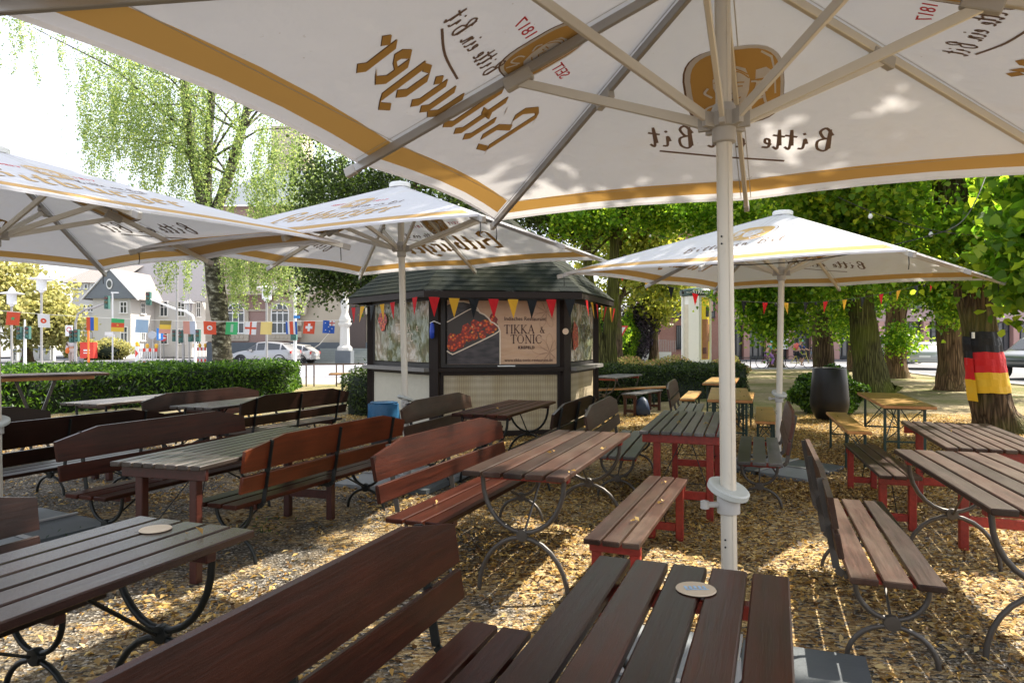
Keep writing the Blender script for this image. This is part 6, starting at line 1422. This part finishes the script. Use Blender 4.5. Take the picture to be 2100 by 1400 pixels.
# roadworks barriers
def barrier(px, Y, w, lab):
    o = empty('barrier', (B2(px, Y), Y, 0)); tag(o, lab, 'barrier', 'red and white roadworks barriers'); n = 7
    m = MB()
    for z in (.95, .12):
        for i in range(n): m.box((-w/2+w*(i+.5)/n, 0, z), (w/n, .04, .22), mi=i % 2)
    for i in range(9): m.box((-w/2+w*(i+.5)/9, 0, .53), (.05, .03, .62), mi=1)
    m.build('panel', [rp, M['white']], o)
    for s in (-.45, .0, .45):
        q = MB(); q.lathe([(.05, 1.06), (.09, 1.1), (.11, 1.22), (.09, 1.34), (.02, 1.36)], 10, (w*s, 0, 0)); q.build('warning_lamp', plain('amber', (.8, .45, .03), .3), o)
barrier(302, 44, 1.3, 'red and white barrier with yellow lamps in front of the side street'); barrier(410, 50, .9, 'small red and white barrier left of the birch trunk')
m = MB(); m.box((0, 0, .6), (.25, .05, 1.2)); m.add([(-.1, -.03, .5), (.1, -.03, .75), (-.1, -.03, 1.0)], [(0, 1, 2)], 1); m.lathe([(.05, 1.2), (.1, 1.25), (.1, 1.45), (.02, 1.5)], 10, mi=2); tag(m.build('beacon_board', [M['white'], rp, plain('amber2', (.8, .45, .03), .3)], None, None, (B2(281, 43), 43, 0)), 'upright warning board with a yellow lamp at the left end of the barrier', 'beacon board')

# ---------------------------------------------------------------- cars
tyre = plain('tyre', (.02, .02, .02), .8); rim = plain('alloy', (.45, .45, .47), .3, .7); cglass = NT('car_glass'); cglass.base((.03, .035, .04)); cglass.set(.06, 0, .9); cglass = cglass.m
lampr = plain('tail_lamp_red', (.5, .03, .02), .25); lampw = plain('head_lamp', (.7, .72, .75), .15); platem = M['white']
def car(name, label, loc, rz, L, W_, Hh, paint, style='hatch'):
    o = empty(name, loc, rz); tag(o, label, 'car', 'cars on and beside the street')
    # stations along x (rear -, front +): (x, sill, belt, roof, halfwidth at belt, halfwidth at roof)
    if style == 'suv': S_ = [(-.5, .38, .62, .62, .8, .7), (-.485, .3, .66, .66, .93, .8), (-.46, .26, .66, .93, .97, .74), (-.36, .25, .66, 1, 1, .78), (-.05, .25, .655, 1, 1, .79), (.12, .25, .65, .985, 1, .77), (.27, .25, .66, .68, .99, .85), (.42, .27, .6, .61, .95, .8), (.48, .3, .54, .55, .86, .7), (.5, .36, .45, .46, .75, .6)]
    else: S_ = [(-.5, .36, .6, .6, .8, .7), (-.485, .28, .64, .645, .92, .8), (-.44, .24, .66, .72, .97, .76), (-.33, .23, .65, .93, 1, .76), (-.08, .23, .63, 1, 1, .76), (.06, .23, .62, .97, 1, .75), (.22, .23, .61, .64, .99, .85), (.38, .25, .55, .57, .95, .8), (.47, .28, .48, .49, .86, .7), (.5, .34, .4, .41, .72, .6)]
    b = MB(); n = 0; vs = []; k = 12
    for (x, s_, be, ro, hb, hr_) in S_:
        X = x*L; hw = W_/2
        ring = [(.8*hb*hw, s_*Hh), (hb*hw, (s_+.06)*Hh), (hb*hw*1.0, (s_*.45+be*.55)*Hh), (hb*hw*.97, be*Hh), (hr_*hw, (be+(ro-be)*.93)*Hh), (hr_*hw*.86, ro*Hh)]
        vs += [Vector((X, y, z_)) for y, z_ in ring]+[Vector((X, -y, z_)) for y, z_ in ring[::-1]]
    fs = []
    for i in range(len(S_)-1):
        for j in range(k): fs.append((i*k+j, i*k+(j+1) % k, (i+1)*k+(j+1) % k, (i+1)*k+j))
    fs += [tuple(range(k-1, -1, -1)), tuple(range((len(S_)-1)*k, len(S_)*k))]; b.add(vs, fs); b.build('body', paint, o, 50)
    def q(i, j): return vs[i*k+j]
    g = MB(); up = Vector((0, 0, .0))
    i0, i1 = (2, 5)
    for s in (1, -1):
        jb, jt = (3, 4) if s == 1 else (8, 7); off = Vector((0, s*.012, .004))
        for i in range(i0, i1+1):
            if i+1 >= len(S_)-2: break
            A, B__, C_, D = q(i, jb), q(i+1, jb), q(i+1, jt), q(i, jt); c0 = (A+B__+C_+D)/4
            g.add([c0+(p-c0)*.86+off for p in (A, B__, C_, D)], [(0, 1, 2, 3)])
    A, B__, C_, D = q(2, 3), q(2, 8), q(3, 7), q(3, 4); c0 = (A+B__+C_+D)/4; g.add([c0+(p-c0)*.84+Vector((-.03, 0, .02)) for p in (A, B__, C_, D)], [(0, 1, 2, 3)])
    A, B__, C_, D = q(6, 4), q(6, 7), q(5, 7), q(5, 4); c0 = (A+B__+C_+D)/4; g.add([c0+(p-c0)*.9+Vector((.03, 0, .02)) for p in (A, B__, C_, D)], [(0, 1, 2, 3)])
    g.build('windows', cglass, o)
    rw = .21*Hh if style != 'suv' else .22*Hh
    for sx_ in (-.31, .31):
        for s in (-1, 1):
            w = MB(); Mx = Matrix.Rotation(-s*PI/2, 3, 'X'); w.lathe([(rw*.6, -.1), (rw, -.09), (rw*1.02, 0), (rw, .09), (rw*.62, .1)], 22, (sx_*L, s*(W_/2-.1), rw), M=Mx); wo = w.build('tyre', tyre, o, 40)
            w = MB(); w.lathe([(rw*.66, .06), (rw*.62, .085), (.05, .06), (.02, .09)], 20, (sx_*L, s*(W_/2-.1), rw), M=Mx)
            for t in range(5): a = 2*PI*t/5; w.beam((sx_*L, s*(W_/2-.005), rw), (sx_*L+rw*.6*math.cos(a), s*(W_/2-.005), rw+rw*.6*math.sin(a)), .05, .02)
            w.build('rim', rim, wo)
            w = MB(); w.tube([(sx_*L+rw*1.16*math.cos(t), s*(W_/2*.985), rw+rw*1.16*math.sin(t)) for t in np.linspace(-.1, PI+.1, 14)], .04, 6); w.build('wheel_arch', tyre, o)
    for s in (-1, 1):
        w = MB(); w.box((-.487*L, s*W_*.4, .57*Hh), (.07, .24, .17)); w.build('tail_light', lampr, o); w = MB(); w.box((.465*L, s*W_*.36, .47*Hh), (.1, .3, .1)); w.build('headlight', lampw, o)
        w = MB(); w.box((.14*L, s*(W_/2+.06), .64*Hh), (.12, .16, .12)); w.build('mirror', paint, o)
    w = MB(); w.box((-.503*L, 0, .47*Hh), (.02, .52, .11)); w.build('number_plate', platem, o)
    w = MB(); w.box((-.49*L, 0, .3*Hh), (.1, W_*.82, .1)); w.build('bumper', tyre if style == 'suv' else paint, o); return o
def paint(name, c): m = NT(name); m.base(c); m.set(.28, .35, .6); m.b.inputs['Coat Weight'].default_value = .6; m.b.inputs['Coat Roughness'].default_value = .05; return m.m
car('silver_car', 'silver hatchback driving left in front of the town hall', (B2(545, 42.5), 42.5, 0), PI-.06, 3.9, 1.8, 1.5, paint('silver_paint', (.34, .34, .35)))
car('pale_car', 'pale car mostly hidden behind the silver one, its rear at the white mast', (B2(596, 44.6), 44.6, 0), PI-.1, 3.4, 1.7, 1.35, paint('pale_paint', (.5, .49, .47)))
car('white_car', 'white car seen from behind, parked between two tree trunks', (B2(1893, 38.2), 38.2, 0), PI/2-.5, 3.9, 1.95, 1.5, paint('white_car_paint', (.42, .43, .44)))
car('white_car', 'white van-like car half hidden behind the trunk with leafy shoots', (B2(1852, 49), 49, 0), PI/2-.45, 4.6, 2.0, 2.0, paint('white_van_paint', (.65, .65, .66)), 'suv')
car('white_car', 'white car with an orange stripe showing right of the thick leaning tree', (B2(1812, 49.5), 49.5, 0), PI/2+.2, 4.4, 1.9, 1.95, paint('cream_paint', (.55, .54, .52)), 'suv')
car('dark_suv', 'dark grey off-road car parked at the right edge behind the flag tree', (B2(2148, 28), 28, 0), PI+.35, 4.3, 1.85, 1.68, paint('dark_grey_paint', (.09, .1, .115)), 'suv')

# ---------------------------------------------------------------- people and bicycles
def person(name, label, loc, rz, J, skin_r, cloth, hair, extra=()):
    """J: joints dict -> points; a single skinned body with clothes as children"""
    root = empty(name, loc, rz); tag(root, label, 'person')
    order = list(J); E_ = [('pelvis', 'waist'), ('waist', 'chest'), ('chest', 'neck'), ('neck', 'head'), ('head', 'crown'), ('chest', 'shl'), ('shl', 'ell'), ('ell', 'hal'), ('hal', 'fil'), ('chest', 'shr'), ('shr', 'elr'), ('elr', 'har'), ('har', 'fir'), ('pelvis', 'hil'), ('hil', 'knl'), ('knl', 'anl'), ('anl', 'tol'), ('pelvis', 'hir'), ('hir', 'knr'), ('knr', 'anr'), ('anr', 'tor')]
    def skin(nm, names, rad, mat):
        idx = {n_: i for i, n_ in enumerate(names)}; me = bpy.data.meshes.new(nm); me.from_pydata([J[n_] for n_ in names], [(idx[a], idx[b]) for a, b in E_ if a in idx and b in idx], [])
        o = bpy.data.objects.new(nm, me); C.objects.link(o); o.parent = root; md = o.modifiers.new('skin', 'SKIN'); me.skin_vertices or None
        if not me.skin_vertices: bpy.context.view_layer.update()
        if not me.skin_vertices: me.skin_vertices.new() if hasattr(me.skin_vertices, 'new') else None
        if me.skin_vertices:
            for i, n_ in enumerate(names): me.skin_vertices[0].data[i].radius = (rad[n_], rad[n_])
            me.skin_vertices[0].data[0].use_root = True
        o.modifiers.new('sub', 'SUBSURF').levels = 2; o.modifiers['sub'].render_levels = 2; me.materials.append(mat); return o
    skin('body', list(J), skin_r, SKIN)
    for nm, names, add, mat in cloth: skin(nm, names, {n_: skin_r[n_]+add for n_ in names}, mat)
    h = Vector(J['head']); c = Vector(J['crown']); m = MB(); m.lathe([(.112, -.01), (.118, .04), (.1, .1), (.055, .145), (.01, .155)], 14, h+Vector((0, 0, .0))); m.build('helmet' if hair[0] == 'h' else 'hair', hair[1], root, 60)
    f = MB(); fd = Vector((1, 0, 0))
    for s in (-1, 1): f.lathe([(.002, -.01), (.012, 0), (.002, .01)], 6, h+Vector((.092, s*.035, .0)))
    f.beam(h+Vector((.1, -.02, -.06)), h+Vector((.1, .02, -.06)), .01, .006); f.build('face_features', M['darkbrown'], root)
    f = MB(); f.lathe([(.016, -.03), (.012, .01), (.004, .03)], 6, h+Vector((.104, 0, -.02))); f.build('nose', SKIN, root)
    return root
SKIN = plain('skin', (.5, .28, .19), .5)
rad = dict(pelvis=.14, waist=.13, chest=.15, neck=.055, head=.1, crown=.07, shl=.065, shr=.065, ell=.045, elr=.045, hal=.035, har=.035, fil=.02, fir=.02, hil=.095, hir=.095, knl=.06, knr=.06, anl=.042, anr=.042, tol=.035, tor=.035)
cl = lambda n, c: plain(n, c, .8)
def rider_J(H=1.0):
    J = dict(pelvis=(-.18, 0, .92), waist=(-.12, 0, 1.08), chest=(.0, 0, 1.27), neck=(.06, 0, 1.41), head=(.09, 0, 1.52), crown=(.08, 0, 1.6), shl=(.02, .17, 1.33), ell=(.2, .21, 1.12), hal=(.4, .22, 1.04), fil=(.46, .21, 1.02), shr=(.02, -.17, 1.33), elr=(.2, -.21, 1.12), har=(.4, -.22, 1.04), fir=(.46, -.21, 1.02),
             hil=(-.15, .09, .88), knl=(.2, .1, .78), anl=(.06, .1, .42), tol=(.18, .1, .38), hir=(-.15, -.09, .88), knr=(.16, -.1, .6), anr=(.02, -.1, .24), tor=(.15, -.1, .2))
    return {k: Vector(v)*H for k, v in J.items()}
def bicycle(label, loc, rz, col, s=1.0):
    o = empty('bicycle', loc, rz); tag(o, label, 'bicycle', 'bicycles being ridden on the road'); o.scale = (s, s, s); R_ = .34; dk = plain('bike_black', (.02, .02, .02), .5)
    for x in (-.52, .54):
        w = MB(); w.tube([(x+R_*math.cos(a), 0, R_+.01+R_*math.sin(a)) for a in np.linspace(0, 2*PI, 33)[:-1]], .018, 8, 0, closed=True)
        for t in range(14): a = 2*PI*t/14; w.tube([(x, 0, R_), (x+R_*.96*math.cos(a), 0, R_+R_*.96*math.sin(a))], .003, 4, 1)
        w.lathe([(.03, -.04), (.03, .04)], 10, (x, 0, R_), 1, M=Matrix.Rotation(PI/2, 3, 'X')); w.build('wheel', [dk, M['alu']], o, 40)
    f = MB(); bb = (-.08, 0, .3); seat = (-.22, 0, .8); hd = (.38, 0, .82); hb = (.42, 0, .66)
    for a, b in ((bb, seat), (bb, hb), (hd, seat), ((-.52, 0, .34), bb), ((-.52, 0, .34), (-.2, 0, .74)), ((.54, 0, .34), hb), (hb, (.36, 0, .98))): f.tube([a, b], .017, 8)
    f.build('frame', col, o, 40)
    h = MB(); h.tube([(.4, .27, 1.0), (.36, .1, 1.0), (.36, 0, .99), (.36, -.1, 1.0), (.4, -.27, 1.0)], .014, 8); h.build('handlebar', dk, o)
    h = MB(); h.tube([(-.34, 0, .85), (-.22, 0, .87), (-.06, 0, .85)], [.07, .05, .02], 8); h.build('saddle', dk, o, 60)
    h = MB(); h.tube([(-.08, -.08, .3), (.02, -.1, .18)], .012, 6); h.tube([(-.08, .08, .3), (-.02, .1, .38)], .012, 6); h.box((.04, -.12, .18), (.1, .08, .02)); h.box((0, .12, .39), (.1, .08, .02)); h.build('pedal', dk, o)
    return o
up_ = ['waist', 'chest', 'shl', 'shr', 'ell', 'elr']; lo_ = ['pelvis', 'hil', 'knl', 'hir', 'knr']; lo2 = lo_+['anl', 'anr']
Yp = 38.2
bicycle('bicycle with a yellow frame ridden by the child in dark blue', (B2(1640, Yp), Yp, -.02), R(8), plain('yellow_frame', (.6, .5, .08), .4))
person('person', 'child in dark blue top, dark shorts and green helmet riding with a red backpack', (B2(1640, Yp), Yp, -.02), R(8), rider_J(), rad, [('top', up_, .014, cl('navy_top', (.03, .06, .2))), ('shorts', lo_, .016, cl('black_shorts', (.02, .02, .03)))], ('h', cl('green_helmet', (.12, .45, .35))))
m = MB(); m.tube([(-.22, 0, 1.06), (-.24, 0, 1.12), (-.2, 0, 1.3), (-.12, 0, 1.4)], [.06, .13, .14, .07], 10); tag(m.build('backpack', cl('coral_pack', (.7, .14, .12)), None, 60, (B2(1640, Yp), Yp, -.02), R(8)), 'coral red backpack on the back of the child in dark blue', 'backpack')
bicycle('bicycle with a dark frame ridden by the child in turquoise', (B2(1580, Yp+.2), Yp+.2, -.02), R(6), plain('dark_red_frame', (.2, .05, .06), .4))
person('person', 'child in turquoise top, purple leggings and pale blue helmet riding behind a parasol pole', (B2(1580, Yp+.2), Yp+.2, -.02), R(6), rider_J(.97), rad, [('top', up_, .014, cl('turquoise_top', (.12, .48, .5))), ('leggings', lo2, .01, cl('purple_leggings', (.3, .15, .4)))], ('h', cl('pale_helmet', (.3, .6, .62))))
J = dict(pelvis=(0, 0, .95), waist=(0, 0, 1.1), chest=(.03, 0, 1.3), neck=(.05, 0, 1.45), head=(.08, 0, 1.57), crown=(.07, 0, 1.66), shl=(.03, .18, 1.37), ell=(.0, .25, 1.1), hal=(.08, .26, .88), fil=(.09, .25, .8), shr=(.03, -.18, 1.37), elr=(.02, -.25, 1.1), har=(.12, -.24, .9), fir=(.14, -.23, .82), hil=(0, .1, .92), knl=(.12, .1, .52), anl=(.1, .1, .1), tol=(.22, .1, .05), hir=(0, -.1, .92), knr=(-.04, -.1, .5), anr=(-.2, -.1, .12), tor=(-.1, -.1, .05))
person('person', 'pedestrian in a pale loose jacket and cap walking at the left behind the hedge', (B2(147, 44), 44, 0), R(-70), {k: Vector(v) for k, v in J.items()}, rad, [('jacket', up_+['hal', 'har'], .05, cl('pale_jacket', (.55, .5, .5))), ('trousers', lo2, .03, cl('pale_trousers', (.55, .45, .4)))], ('c', cl('white_cap', (.75, .72, .7))))
m = MB(); m.tube([(.1, -.2, .75), (.12, -.2, .9), (.12, -.2, 1.1)], [.1, .14, .06], 10); tag(m.build('shoulder_bag', op, None, 60, (B2(147, 44), 44, 0), R(-70)), 'orange bag carried by the pedestrian at the left', 'bag')
for i, px in enumerate((1664, 1503)):
    b = bicycle(('parked bicycle leaning at the shop building left of the planter tree', 'parked bicycle at the shop windows beside the advertising column')[i], (B2(px, 56.4), 56.4, .1), R((60, 80)[i]), plain('bike_blue%d' % i, (.1, .2, .3), .4)); b['group'] = 'bicycles parked at the shops'
